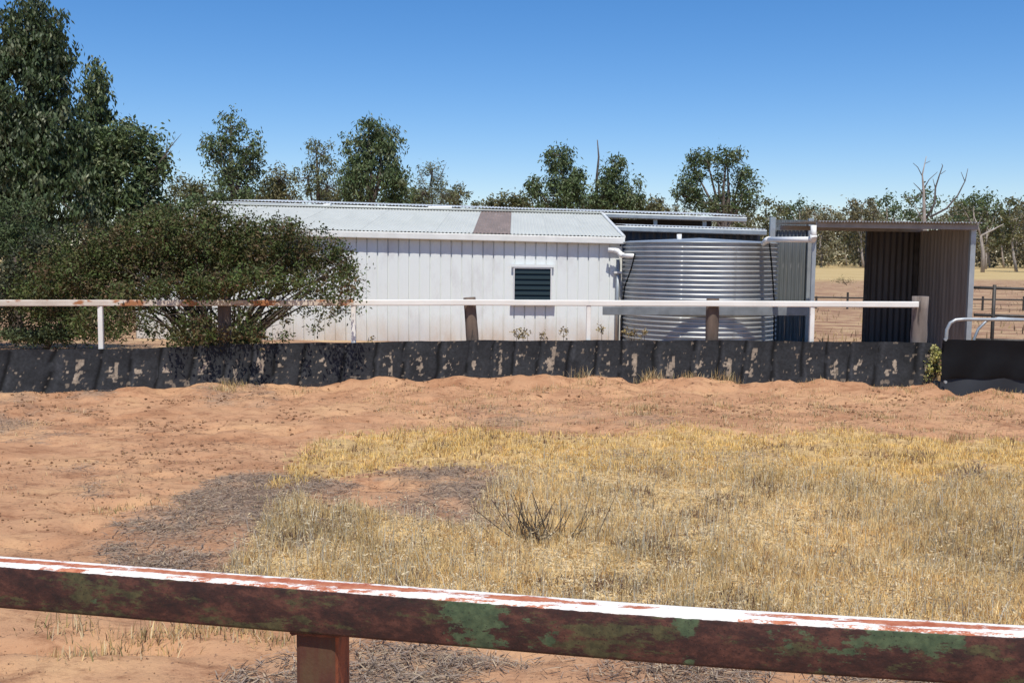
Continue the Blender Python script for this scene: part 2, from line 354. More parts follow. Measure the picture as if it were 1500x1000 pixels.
colg = np.stack([lit, np.maximum(tall * .9, yel * .8) * (1 - lit*.5), far], -1).reshape(-1, 3)
Vg = np.stack([GX, GY, Zg], -1).reshape(-1, 3); ny, nx = GX.shape
idx = np.arange(ny*nx).reshape(ny, nx)
Fg = np.stack([idx[:-1, :-1], idx[:-1, 1:], idx[1:, 1:], idx[1:, :-1]], -1).reshape(-1, 4)
g_ = np_mesh('ground', Vg, Fg, colg, M['ground'], smooth=True); tag(g_, 'orange sandy ground of the yard running out to the dry paddock', None, None, 'structure')

# ------------------------------------------------------------------ buildings
def corr_mesh(name, m, w_, L, pitch, amp, axis_flat='y', seg=6, n_p=None):
    """sheet w_ wide in x, L long, running in y (roof) or z (wall); local origin at its lower left corner"""
    k = max(2, int(round(w_ / pitch)) * seg); mb = MB()
    for i in range(k + 1):
        x = w_ * i / k; h = amp * math.cos(2*math.pi * x / pitch)
        if axis_flat == 'y': mb.v += [(x, 0, h), (x, L, h)]
        else: mb.v += [(x, h, 0), (x, h, L)]
    mb.f = [(2*i, 2*i+2, 2*i+3, 2*i+1) for i in range(k)]
    return mb.mesh(name, m, smooth=True)
def pan_mesh(name, m, w_, L, depth=.028):
    """one trapezoid pan of wall cladding standing in x, z with a raised rib on its left"""
    pr = [(0, 0), (.004, depth), (.020, depth), (.024, 0), (w_*.5, -.004), (w_, 0)]; mb = MB()
    for x, y in pr: mb.v += [(x, y, 0), (x, y, L)]
    mb.f = [(2*i, 2*i+2, 2*i+3, 2*i+1) for i in range(len(pr)-1)]
    return mb.mesh(name, m)

# --- white shed
SY = 19.4; PW = .1992; NX = 46; X1 = at(907, 400, SY).x; X0 = X1 - NX*PW; SL = .013
def zs(x, base): return base - SL * (x - X1)
eave = at(900, 349, SY - .14).z; YR = 24.1; ridge = at(860, 315, YR).z
shed = empty('white_shed', (X0, SY, 0), 'long low white metal shed with louvre window and corrugated zinc roof', 'shed')
wallp = pan_mesh('wall_panel', M['cladding'], PW, 1.0)
for i in range(NX):
    o = link_mesh('wall_panel', wallp, shed); x = X0 + i*PW; o.location = (x - X0, 0, 0); o.scale = (1, 1, zs(x, eave) - .02)
# right end wall and inner back wall
MB().add([(X1, SY, 0), (X1, YR, 0), (X1, YR, ridge), (X1, SY, eave)], [(0,1,2,3)]).build('end_wall', M['cladding'], shed)
MB().add([(X0, SY, 0), (X0, YR, 0), (X0, YR, zs(X0, ridge)), (X0, SY, zs(X0, eave))], [(3,2,1,0)]).build('end_wall', M['cladding'], shed)
MB().add([(X0, YR, 0), (X1, YR, 0), (X1, YR, ridge), (X0, YR, zs(X0, ridge))], [(3,2,1,0)]).build('back_wall', M['cladding'], shed)
ang = math.atan2(ridge - eave, YR - SY + .14); RL = math.hypot(ridge - eave, YR - SY + .14)
sheetw = .704; cm1 = corr_mesh('roof_sheet', M['roof'], sheetw, RL, .0704, .010)
nsh = 13; rx1 = X1 + .05; pxs = [at(700, 330, 21.5).x, at(757, 330, 21.5).x]
sx = rx1 - nsh * sheetw
kf = int(round((pxs[0] - sx) / sheetw)); cmf = cm1.copy(); cmf.materials.clear(); cmf.materials.append(M['fibre'])
for k in range(nsh):
    o = link_mesh('roof_sheet', cmf if k == kf else cm1, shed); x = sx + k*sheetw
    o.location = (x - X0, -.14, zs(x, eave) + .03 + .002 * (k % 2)); o.rotation_euler = (ang, math.atan(SL), 0)
    if k == kf: o['label'] = 'brown faded fibreglass roof sheet'
mb = MB()
for k in range(len(range(nsh))): pass
mb.beam((sx, YR, zs(sx, ridge) + .05), (rx1, YR, zs(rx1, ridge) + .05), .32, .03, .3); mb.build('ridge_cap', M['roof'], shed)
mb = MB(); mb.beam((sx, SY - .10, zs(sx, eave) - .045), (rx1 + .03, SY - .10, zs(rx1, eave) - .045), .10, .125, .15); mb.build('gutter', M['gutter'], shed)
mb = MB(); mb.beam((rx1 + .01, SY - .15, zs(rx1, eave) + .03), (rx1 + .01, YR, zs(rx1, ridge) + .05), .06, .05, .3); mb.build('barge_cap', M['gutter'], shed)
mb = MB(); mb.beam((X1 + .02, SY - .01, 0), (X1 + .02, SY - .01, eave - .15), .06, .06, .2, Vector((0,1,0))); mb.build('corner_flashing', M['gutter'], shed)
mb = MB(); q = at(904, 380, SY - .07); mb.tube([(q.x + .02, SY - .09, q.z), (q.x + .02, SY - .09, 0)], .04, 10); dp = mb.build('downpipe', M['steel'], shed, True)
mb = MB(); q = at(904, 399, SY - .1); mb.box((q.x - .06, SY - .15, q.z - .02), (q.x + .09, SY - .03, q.z + .02)); mb.build('bracket', M['frame'], dp)
# window
a0 = at(754, 393, SY - .05); a1 = at(806, 440, SY - .05)
win = MB(); t = .024; x0, x1, z1, z0 = a0.x, a1.x, a0.z, a1.z; yf = SY - .075
win.box((x0 - t, yf, z1), (x1 + t, SY + .02, z1 + t)); win.box((x0 - t, yf, z0 - t), (x1 + t, SY + .02, z0))
win.box((x0 - t, yf, z0), (x0, SY + .02, z1)); win.box((x1, yf, z0), (x1 + t, SY + .02, z1))
frame = win.build('window', M['frame'], shed)
MB().box((x0, SY - .026, z0), (x1, SY - .022, z1)).build('backing', M['darkroom'], frame)
npn = 6; hh = (z1 - z0) / npn
for k in range(npn):
    mb = MB(); zc = z0 + hh * (k + .5)
    mb.beam((x0 + .004, SY - .05, zc), (x1 - .004, SY - .05, zc), .006, hh * 1.02, .2, Vector((0, .32, 1)))
    mb.build('louvre_pane', M['glass'], frame)
MB().box((x0 - .08, SY - .12, z0 - t - .05), (x1 + .09, SY - .02, z0 - t - .003)).build('sill', M['sill'], frame)
MB().box((x0 - .06, SY - .085, z1 + t + .002), (x1 + .06, SY - .02, z1 + t + .05)).build('window_head', M['cladding'], frame)
# roof lumps on the ridge (vent caps)
for px_, wd in ((312, .2), (480, .16), (645, .55)):
    p = at(px_, 303, YR); zc = zs(p.x, ridge) + .06
    MB().beam((p.x - wd/2, YR, zc + .02), (p.x + wd/2, YR, zc + .03), .2, .06, .4).build('ridge_vent', M['gutter'], shed)

# --- long open shed behind
BY = 27.2; bt0 = at(300, 303, 31); bx1 = at(1092, 321, BY).x; bx0 = at(310, 310, BY).x
def zb(x): return at(1090, 321, BY).z + .02 * (bx1 - x)
opn = empty('open_shed', (bx1, BY, 0), 'long open-sided shed with zinc roof behind the white shed', 'shed')
cm2 = corr_mesh('roof_sheet', M['roofline'], .9, 4.4, .09, .012); kk = int((bx1 - bx0) / .9)
for k in range(kk):
    x = bx1 - (k+1)*.9; o = link_mesh('roof_sheet', cm2, opn); o.location = (x - bx1, -.1, zb(x) + .08 + .002 * (k % 2)); o.rotation_euler = (.052, .02, 0)
MB().beam((bx0, BY - .1, zb(bx0) - .02), (bx1, BY - .1, zb(bx1) - .02), .12, .13, .2).build('gutter', M['steel'], opn)
for px_ in (1032, 960, 880, 700):
    x = at(px_, 325, BY).x; MB().box((x - .05, BY - .02, 0), (x + .05, BY + .08, zb(x) - .03)).build('post', M['steel'], opn)
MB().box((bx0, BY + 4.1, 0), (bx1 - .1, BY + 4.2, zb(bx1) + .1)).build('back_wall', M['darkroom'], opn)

# --- lean-to behind the tank
CY = 22.2; cx0 = X1 + .35; cx1 = at(1122, 341, CY).x
def zc_(x): return at(1120, 341, CY).z + .02 * (cx1 - x)
lean = empty('lean_to', (cx0, CY, 0), 'grey-blue ribbed lean-to with pale gutter directly behind the water tank', 'shed')
pm2 = corr_mesh('wall_sheet', M['backwall'], .76, 1.0, .152, .02, 'z')
k = 0; x = cx0
while x < cx1 - .1:
    w_ = min(.76, cx1 - x); o = link_mesh('wall_sheet', pm2, lean); o.location = (x - cx0, .28, 0); o.scale = (w_/.76, 1, zc_(x) - .02); x += .76
cm3 = corr_mesh('roof_sheet', M['roofline'], .76, 3.4, .076, .011)
for k in range(int((cx1 - cx0) / .76) + 1):
    x = cx1 - (k+1)*.76
    if x < cx0 - .4: break
    o = link_mesh('roof_sheet', cm3, lean); o.location = (x - cx0, 0, zc_(x) + .07 + .002*(k%2)); o.rotation_euler = (.035, .02, 0)
MB().beam((cx0 - .2, CY - .02, zc_(cx0)), (cx1, CY - .02, zc_(cx1)), .1, .12, .2).build('gutter', M['steel'], lean)

# --- grey yard screen and shelter
HY = 16.5; WY = 19.75
scr0 = at(1131, 400, WY).x; scr1 = at(1187, 400, WY).x; ztop = at(1160, 322, WY).z
scr = empty('sheet_wall', (scr0, WY, 0), 'weathered grey ribbed sheet wall standing between the tank and the open shelter', 'wall')
ns = 5; sw = (scr1 - scr0) / ns; pm3 = corr_mesh('wall_sheet', M['greywall'], sw, ztop, sw/2, .018, 'z')
for k in range(ns):
    o = link_mesh('wall_sheet', pm3, scr); o.location = (k*sw, .05 + .003*(k%2), 0)
for px_, zt, r_ in ((1132, 318, .05), (1188, 320, .05)):
    p = at(px_, zt, WY - .02); MB().box((p.x - r_, WY - .06, 0), (p.x + r_, WY + .02, p.z)).build('post', M['steel'], scr)
MB().box((scr0, WY - .005, ztop - .20), (scr1, WY + .028, ztop - .15)).build('girt', M['greywall'], scr)

shl0 = at(1190, 400, HY).x; shl1 = at(1424, 400, HY).x; HB = 18.7; zt = at(1300, 331, HY).z
shel = empty('horse_shelter', (shl0, HY, 0), 'open-fronted skillion shelter of dull metal sheets at the right', 'shelter')
nr = 6; rw = (shl1 + .02 - shl0) / nr; rm = corr_mesh('roof_sheet', M['soffit'], rw, HB - HY + .5, rw/9, .012)
for k in range(nr):
    o = link_mesh('roof_sheet', rm, shel); o.location = (k*rw, -.25, zt + .055 + .002*(k%2)); o.rotation_euler = (.015, .006, 0)
p = at(1188, 322, HY); MB().box((shl0 - .03, HY - .06, 0), (shl0 + .03, HY, zt - .04)).build('post', M['steel'], shel)
MB().beam((shl0, HY - .12, zt + .004), (shl1, HY - .12, zt - .010), .05, .085, .1).build('front_purlin', M['soffit'], shel)
MB().beam((shl0, HB - .1, zt + .01), (shl1, HB - .1, zt - .004), .05, .08, .1).build('back_purlin', M['soffit'], shel)
nsw = 5; sww = (HB - HY) / nsw
rsm = MB()
for i in range(13):
    y = sww*i/12; h = .007 if (i % 4) in (1, 2) else 0; rsm.v += [(h, y, 0), (h, y, zt - .02)]
rsm.f = [(2*i, 2*i+1, 2*i+3, 2*i+2) for i in range(12)]; rsm = rsm.mesh('side_sheet', M['sidewall'])
for k in range(nsw):
    o = link_mesh('side_sheet', rsm, shel); o.location = (shl1 - .03 - shl0, k*sww, 0)
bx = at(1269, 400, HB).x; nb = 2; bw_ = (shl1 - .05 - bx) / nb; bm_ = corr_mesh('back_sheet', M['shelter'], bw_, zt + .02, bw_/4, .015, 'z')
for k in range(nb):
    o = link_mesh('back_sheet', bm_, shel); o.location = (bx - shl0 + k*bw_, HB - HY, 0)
p = at(1421, 400, HY)
MB().box((shl1 - .075, HY - .07, 0), (shl1 + .005, HY - .005, zt - .04)).build('post', M['steel'], shel)
MB().box((bx - .04, HB - .06, 0), (bx + .01, HB - .0, zt - .03)).build('post', M['darksteel'], shel)
xm = at(1335, 400, HB).x
MB().box((shl1 - .12, HB - .1, 0), (shl1 - .045, HB - .03, zt - .03)).build('post', M['darksteel'], shel)

# --- water tank
TR = 1.42; TYc = 19.35; tcx = (at(908, 420, TYc).x + at(1139, 420, TYc).x) / 2; tz = at(1024, 355, TYc - TR).z
tank = empty('water_tank', (tcx, TYc, 0), 'round corrugated zinc rainwater tank beside the white shed', 'water tank')
pit = .083; rows = []; z = tz
nrow = int(tz / pit * 8)
ths = np.linspace(0, 2*np.pi, 128, endpoint=False)
V = []; zz = np.linspace(0, tz, nrow)
for z in zz:
    r_ = TR + .030 * math.cos(2*math.pi * (tz - z) / pit); V.append(np.stack([tcx + r_*np.cos(ths), TYc + r_*np.sin(ths), np.full(128, z)], -1))
V = np.concatenate(V); id_ = np.arange(nrow*128).reshape(nrow, 128); nxt = np.roll(id_, -1, 1)
np_mesh('tank_wall', V, np.stack([id_[:-1], nxt[:-1], nxt[1:], id_[1:]], -1).reshape(-1, 4), None, M['tank'], tank, True)
mb = MB()
mb.v = [(tcx + (TR+.02)*math.cos(t), TYc + (TR+.02)*math.sin(t), tz + .01) for t in ths] + [(tcx + (TR-.1)*math.cos(t), TYc + (TR-.1)*math.sin(t), tz + .03) for t in ths] + [(tcx, TYc, tz + .1)]
mb.f = [(i, (i+1)%128, 128+(i+1)%128, 128+i) for i in range(128)] + [(128+i, 128+(i+1)%128, 256) for i in range(128)]
mb.build('tank_lid', M['steel'], tank)
mb = MB(); mb.tube([(tcx + (TR+.022)*math.cos(t), TYc + (TR+.022)*math.sin(t), tz) for t in list(ths) + [ths[0]]], .014, 6, False); mb.build('rim', M['steel'], tank, True)
for a_ in (-1.98, -1.32, -.62):
    mb = MB(); ca, sa = math.cos(a_), math.sin(a_); prev = None
    for z in zz:
        r_ = TR + .030 * math.cos(2*math.pi * (tz - z) / pit) + .003
        mb.v += [(tcx + r_*ca, TYc + r_*sa, z), (tcx + r_*math.cos(a_ + .030), TYc + r_*math.sin(a_ + .030), z), (tcx + (r_-.006)*math.cos(a_ + .034), TYc + (r_-.006)*math.sin(a_ + .034), z)]
    for i in range(len(zz) - 1):
        mb.f += [(3*i, 3*i+1, 3*i+4, 3*i+3), (3*i+1, 3*i+2, 3*i+5, 3*i+4)]
    mb.build('lap_seam', M['tank'], tank, True)
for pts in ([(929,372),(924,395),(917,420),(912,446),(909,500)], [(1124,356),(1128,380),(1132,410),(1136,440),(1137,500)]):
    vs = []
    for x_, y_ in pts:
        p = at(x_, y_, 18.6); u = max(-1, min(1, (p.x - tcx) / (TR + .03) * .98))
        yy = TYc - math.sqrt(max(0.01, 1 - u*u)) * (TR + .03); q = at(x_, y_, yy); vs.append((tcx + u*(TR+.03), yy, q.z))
    MB().tube(vs, .014, 6).build('pipe_shadow_strip', M['rubber'], tank, True)  # dark strips added in place of the pipes' shadows down the tank

def pipe(name, pts, r_, label, m=M['pvc']):
    base = Vector((pts[0][0], pts[0][1], pts[0][2])); e = empty(name, base, label, 'pipe')
    P = [Vector(p) for p in pts]
    for i in range(len(P) - 1): MB().tube([P[i], P[i+1]], r_, 12).build('pipe_length', m, e, True)
    for i in range(1, len(P) - 1):
        d1 = (P[i] - P[i-1]).normalized(); d2 = (P[i+1] - P[i]).normalized()
        pts_ = [P[i] - d1*r_*1.6] + [P[i] + (d2 - d1) * r_*.35 * 1] + [P[i] + d2*r_*1.6]
        MB().tube(pts_, r_*1.18, 12).build('elbow', m, e, True)
    return e
pipe('overflow_pipe', [at(1192, 330, 16.38), at(1192, 351, 16.38), at(1124, 351, 17.95), at(1118, 357, 18.15)], .047, 'white plastic pipe bending from the shelter roof down to the tank')
p0 = at(891, 366, 19.22); pipe('inlet_pipe', [p0, at(905, 367, 19.18), at(910, 374, 19.1), at(929, 375, 18.75)], .043, 'short white pipe from the shed gutter to the tank')
pipe('vent_pipe', [at(995, 343, 19.0), at(995, 357, 19.0)], .045, 'stubby white pipe standing on top of the tank')
a_ = at(883, 455, 17.8); b_ = at(1183, 456, 17.8)
rl = MB().beam((a_.x, 17.83, a_.z), (b_.x, 17.83, b_.z), .05, .15, .12).build('steel_rail', M['greyrail'], None, False, (a_.x, 17.83, a_.z))
tag(rl, 'flat grey steel rail across the front of the tank', 'rail')

# ------------------------------------------------------------------ arena fence
fen = empty('arena_fence', (0, 13.4, 0), 'arena fence with white top rail and worn black belting along its foot', 'fence')
posts = [(-190,'w'),(-20,'w'),(150,'s'),(327,'w'),(519,'s'),(694,'w'),(862,'s'),(1045,'w'),(1188,'s'),(1350,'g')]
def rail_z(px): return at(px, float(np.interp(px, [-200, 0, 700, 1350], [443, 444, 443, 446])), float(np.interp(px, FPX, FY)) - .07).z
ends = [-260, -20, 150, 327, 519, 694, 862, 1045, 1188, 1342]
for i in range(len(ends) - 1):
    (xa, ya), (xb, yb) = fpt(ends[i]), fpt(ends[i+1])
    g = .0015
    o = MB().beam((xa, ya - .07, rail_z(ends[i])), (xb - g, yb - .07, rail_z(ends[i+1])), .05, .075, .2).build('top_rail', M['rustrail'] if i < 4 else M['whiterail'], fen)
    if i in (0, 1): o['label'] = 'rust-stained left length of rail'
for px_, k in posts:
    x, y = fpt(px_); g = float(gz(x, y))
    if k == 's': MB().beam((x, y - .06, g - .2), (x, y - .06, rail_z(px_) - .04), .06, .05, .2, Vector((0,1,0))).build('steel_post', M['whiterail'], fen)
    else:
        tp = rail_z(px_) + (.06 if k == 'w' else .10); r_ = .085 if k == 'w' else .10
        lean_ = -.10 if px_ == 694 else 0.0
        mb = MB(); n_ = 9; pts = [(x - lean_*.4 + lean_ * (i/(n_-1)), y + .05, g - .2 + (tp - g + .2) * i/(n_-1)) for i in range(n_)]
        mb.tube(pts, [r_ * (1 + rnd.uniform(-.05, .05)) for _ in pts], 12); mb.build('timber_post', M['greywood'] if k == 'g' else M['wood'], fen, True)
# belting
s0, s1 = FX[0], FX[-1]; nb_ = 1500; nv = 44
xs = np.linspace(s0, s1, nb_); ys = fence_y(xs)
pxx, _ = project(xs, ys, .5)
ztops = np.array([at(p, float(np.interp(p, [0, 200, 330, 700, 1050, 1350], [511, 509, 503, 497, 497, 501])), yy).z for p, yy in zip(pxx, ys)])
ztops += (fbm(xs, xs*0, .5, 80) - .5) * .035
zb_ = np.full_like(xs, -.06)
vv = np.linspace(0, 1, nv); XX, VV = np.meshgrid(xs, vv); YY = np.tile(ys, (nv, 1)); ZZ = zb_ + (ztops - zb_) * VV
per = .365; ph = (XX - .08 * VV + .09*np.sin(XX*1.7) + .05*np.sin(XX*4.3+1) + .05*(fbm(XX, VV, .4, 82, 2)-.5)) / per; cell = np.floor(ph); fr = ph - cell
def crease(fr, c, w_): return np.exp(-((np.minimum(np.abs(fr - c), 1 - np.abs(fr - c))) / w_) ** 2)
YY = YY - .10 - .10 * (1 - VV) ** 1.5 + .010 * crease(fr, .0, .06) - .014 * np.sin(fr * np.pi) + .04 * (fbm(XX, VV, .7, 83, 3) - .5)
base = np.array([.021, .022, .0245]); dark = np.array([.007, .007, .009]); tan = np.array([.40, .32, .24]); dirt = np.array([.16, .09, .055])
cb = base * (.6 + .9 * fbm(XX, VV*.6, .12, 85)[..., None])
cb = cb * (1 - .88 * (crease(fr, 0, .05) * (vn(XX, VV*.6, .12, 88) > .3))[..., None])  # fold shade painted into the belt colour along each crease
rc = TAB[(cell.astype(int) * 7) % 256, 13]; rc2 = TAB[(cell.astype(int) * 11) % 256, 57]; rc3 = TAB[(cell.astype(int) * 5) % 256, 99]
cx_ = .42 + .2 * (rc2 - .5) - .25 * (1 - VV) * (rc3 - .7); nzf = fbm(XX, VV * .6, .055, 90, 3)
strip = (np.abs(fr - cx_) < .045 + .05*rc) & (VV > .28) & (VV < .62 + .3 * rc3) & (nzf > .44) & (rc > .45)
blot = (np.abs(fr - cx_ + .10) < .15) & (VV > .35) & (VV < .72) & (nzf > .62) & (rc2 > .25)
specks = (fbm(XX, VV*.6, .035, 95, 2) > .80) | ((VV < .3) & (fbm(XX, VV*.6, .07, 97, 2) > .74))
cb = cb * (1 + .9 * (crease(fr, .16, .05) * (vn(XX, VV*.6, .2, 89)))[..., None])  # pale highlight painted beside each fold
cb[strip] = tan * .62; cb[blot] = tan * .8; cb[specks] = tan * .4
low = np.clip((.16 - VV) / .16, 0, 1)[..., None] * .45; cb = cb * (1 - low) + dirt * .5 * low
Vb = np.stack([XX, YY, ZZ], -1).reshape(-1, 3); ib = np.arange(nb_*nv).reshape(nv, nb_)
np_mesh('belting', Vb, np.stack([ib[:-1, :-1], ib[:-1, 1:], ib[1:, 1:], ib[1:, :-1]], -1).reshape(-1, 4), cb.reshape(-1, 3), M['belt'], fen, True)

# ------------------------------------------------------------------ gate at right
GYt = 12.6
gp = at(1382, 560, GYt); gate = empty('pipe_gate', (gp.x, GYt, 0), 'low steel pipe gate hung with plain black rubber sheet, far right', 'gate')
hoop = [at(1386, 575, GYt), at(1386, 495, GYt), at(1387, 483, GYt), at(1392, 473, GYt), at(1400, 468.5, GYt), at(1412, 467.5, GYt), at(1457, 468, GYt), at(1720, 472, GYt)]
MB().tube(hoop, .022, 10).build('gate_frame', M['steel'], gate, True)
hoop = [at(1427, 496, GYt+.5), at(1433, 482, GYt+.5), at(1445, 470, GYt+.5), at(1462, 466, GYt+.5), at(1520, 469, GYt+.5), at(1700, 474, GYt+.5)]
pg = empty('pipe_hoop', (hoop[0].x, GYt + .5, 0), 'thin bent steel pipe rail behind the black rubber gate', 'rail')
MB().tube([(hoop[0].x, GYt+.5, -.05)] + hoop, .018, 10).build('bent_pipe', M['steel'], pg, True)
mb = MB(); k0 = at(1381, 497, GYt - .05); k1 = at(1720, 503, GYt - .05); nn = 40; zb0 = at(1381, 553, GYt).z
for i in range(nn+1):
    x = k0.x + (k1.x - k0.x) * i/nn
    zt_ = k0.z + (k1.z - k0.z) * i/nn
    for j, (zz_, dy) in enumerate(((zt_, 0), (zt_ - .15, .01), (zt_ - .25, .01), (zb0 + .05, -.01), (zb0, .0))):
        mb.v.append((x, GYt - .05 + dy + .012*math.sin(i*.9 + j), zz_))
for i in range(nn):
    for j in range(4): mb.f.append((i*5+j, i*5+j+1, i*5+j+6, i*5+j+5))
rb = mb.build('rubber_sheet', M['rubber'], gate, True); mb = MB()
for i in range(nn+1):
    x = k0.x + (k1.x - k0.x) * i/nn
    for j, (zz_, dy) in enumerate(((zb0 + .03, .02), (zb0*.5, .0), (-.03, -.015))): mb.v.append((x, GYt - .05 + dy + .015*math.sin(i*.5 + j), zz_))
for i in range(nn):
    for j in range(2): mb.f.append((i*3+j, i*3+j+1, i*3+j+4, i*3+j+3))
mb.build('lower_flap', M['flap'], gate, True)
for (x_, y_) in ((1384, 497), (1384, 559)):
    p = at(x_, y_, GYt - .08); MB().tube([p, p + Vector((0, -.03, 0))], .018, 8).build('bolt', M['steel'], gate)
# stock panel fence behind
e2 = empty('stock_fence', (at(1430, 450, 16.6).x, 16.6, 0), 'dark pipe stock fence beside the shelter at the right edge', 'fence')
for y_ in (421, 461, 497):
    MB().tube([at(1427, y_, 16.6), at(1590, y_ + 5, 16.6)], .024, 8).build('rail', M['darksteel'], e2, True)
for x_ in (1457, 1560):
    p = at(x_, 417, 16.6); MB().tube([(p.x, 16.6, -.1), p], .03, 8).build('post', M['darksteel'], e2, True)
for k, x_ in enumerate(np.linspace(1470, 1580, 12)):
    pass
# wire fence seen through the shelter
e3 = empty('wire_fence', (at(1242, 460, 33).x, 33, 0), 'old wire fence with thin dark posts seen through the open shelter', 'fence')
for x_ in (1100, 1150, 1196, 1242, 1290, 1350, 1440, 1500):
    p = at(x_, 428 if x_ == 1242 else 434, 33); MB().tube([(p.x, 33, -.1), p], .035, 6).build('post', M['darksteel'], e3)
MB().tube([at(1090, 434, 33), at(1240, 436, 33), at(1560, 440, 33)], .028, 6).build('top_rail', M['darksteel'], e3)
for y_ in (441, 448):
    MB().tube([at(1090, y_, 33), at(1560, y_ + 6, 33)], .009, 4).build('wire', M['darksteel'], e3)
p = at(24, 377, 18.6)
o = MB().box((p.x - .06, 18.55, 0), (p.x + .06, 18.67, p.z)).build('timber_post', M['wood'], None, False, (p.x, 18.6, 0)); tag(o, 'short reddish timber post poking out of shrubs at left edge', 'post')

# ------------------------------------------------------------------ near rail
NF = empty('near_rail_fence', (-.36, 2.06, 0), 'rusted box-steel rail with peeling white and green paint across the foreground', 'fence')
def near(px, y_, Y): return at(px, y_, Y)
ctrl = [(-400, 2.36), (0, 2.20), (600, 2.03), (1000, 1.93), (1500, 1.80), (1800, 1.73)]
tf = {-400: 797, 0: 827, 600: 872, 1000: 903, 1500: 931, 1800: 947}
nseg = 240; H_, D_ = .100, .064; secs = []
for i in range(nseg + 1):
    px_ = -400 + 2200 * i / nseg
    Y = float(np.interp(px_, [c_[0] for c_ in ctrl], [c_[1] for c_ in ctrl])); yy = float(np.interp(px_, list(tf), list(tf.values())))
    secs.append(at(px_, yy, Y))
# smooth
P = np.array([list(s_) for s_ in secs]); 
for _ in range(400): P[1:-1] = (P[:-2] + 2*P[1:-1] + P[2:]) / 4
r_ = .008; prof = []
for cx, cz, a0 in ((-r_, -r_, 0), (-D_ + r_, -r_, 90), (-D_ + r_, -H_ + r_, 180), (-r_, -H_ + r_, 270)):
    for k in range(4): a = R(a0 + 30*k); prof.append((cx + r_*math.cos(a), cz + r_*math.sin(a)))
np_ = len(prof); V = []; C_ = []
for i in range(nseg + 1):
    d = P[min(i+1, nseg)] - P[max(i-1, 0)]; d[2] = 0; d /= np.linalg.norm(d); sdv = np.array([-d[1], d[0], 0])   # points away from the camera
    for (a, z) in prof:
        off = D_ + a if False else -a                                                   # 0 at front edge .. D_ at back
        V.append(P[i] + sdv * (off) + np.array([0, 0, z]))
        u = off / D_; px_ = -400 + 2200*i/nseg
        band = .47
        if 850 < px_ < 1080 : band = .60
        if 1080 <= px_: band = max(band, .40)
        C_.append((band, float(np.exp(-((px_ - 705) / 48) ** 2) + (np.exp(-((px_ - 1340) / 110) ** 2) if z > -.045 else 0) + .5*np.exp(-((px_ - 1010) / 20) ** 2)), 0))
V = np.array(V); C_ = np.array(C_)
# subdivide profile top face for the paint bands
V2 = []; C2 = []; per_ring = []
idx_top_front = 3 if True else 0
order = list(range(np_))
ring = []
for i in range(nseg + 1):
    row = V[i*np_:(i+1)*np_]; cr = C_[i*np_:(i+1)*np_]; out_v = []; out_c = []
    for k in range(np_):
        out_v.append(row[k]); out_c.append(cr[k]); nx_ = row[(k+1) % np_]
        if k == 3:                                                                # long top edge: front -> back
            for u in (.2, .3, .4, .55, .7, .8, .9):
                out_v.append(row[k] + (nx_ - row[k]) * u); px_ = -400 + 2200*i/nseg
                b1 = float(np.interp(u, [0, .2, .4, .7, .82, 1], [.52, .50, .37, .35, .46, .50]))
                b1 += .16 * float(np.interp(px_, [760, 880, 1060, 1130], [0, 1, 1, .25])) + .04 * math.sin(px_ * .013)
                out_c.append(np.array([b1, 0, 0]))
    V2.append(out_v); C2.append(out_c)
k_ = len(V2[0]); V2 = np.array(V2).reshape(-1, 3); C2 = np.array(C2).reshape(-1, 3)
ii = np.arange((nseg+1)*k_).reshape(nseg+1, k_); jn = np.roll(ii, -1, 1)
ro = np_mesh('rail', V2, np.stack([ii[:-1], ii[1:], jn[1:], jn[:-1]], -1).reshape(-1, 4), C2, M['nearrail'], NF, True)
# post
pa = at(428, 940, 2.085); pb = at(489, 940, 2.07); pz = pa.z
dd = (Vector((pb.x - pa.x, pb.y - pa.y, 0))).normalized(); nn_ = Vector((-dd.y, dd.x, 0)); ww = (pb - pa).length
c0 = Vector(((pa.x + pb.x)/2, (pa.y + pb.y)/2, 0)) + nn_ * (ww*.55 + .012)
i0 = int((440 + 400) / 2200 * nseg); ztp = P[i0][2] - H_
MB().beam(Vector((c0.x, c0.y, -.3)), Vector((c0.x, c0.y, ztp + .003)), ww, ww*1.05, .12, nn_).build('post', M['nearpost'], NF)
mb = MB(); hw = ww/2 + .004
pts = []
for k in range(33):
    a = k/32; side = int(a*4) % 4; u = a*4 - int(a*4)
    cs = [(-1,-1),(1,-1),(1,1),(-1,1)]; p_, q_ = cs[side], cs[(side+1) % 4]
    pts.append(c0 + dd * hw * (p_[0] + (q_[0]-p_[0])*u) + nn_ * hw * (p_[1] + (q_[1]-p_[1])*u) + Vector((0, 0, ztp - .004 + rnd.uniform(-.002, .002))))
mb.tube(pts, [.006 * rnd.uniform(.7, 1.3) for _ in pts], 6).build('weld', M['cast'], NF, True)

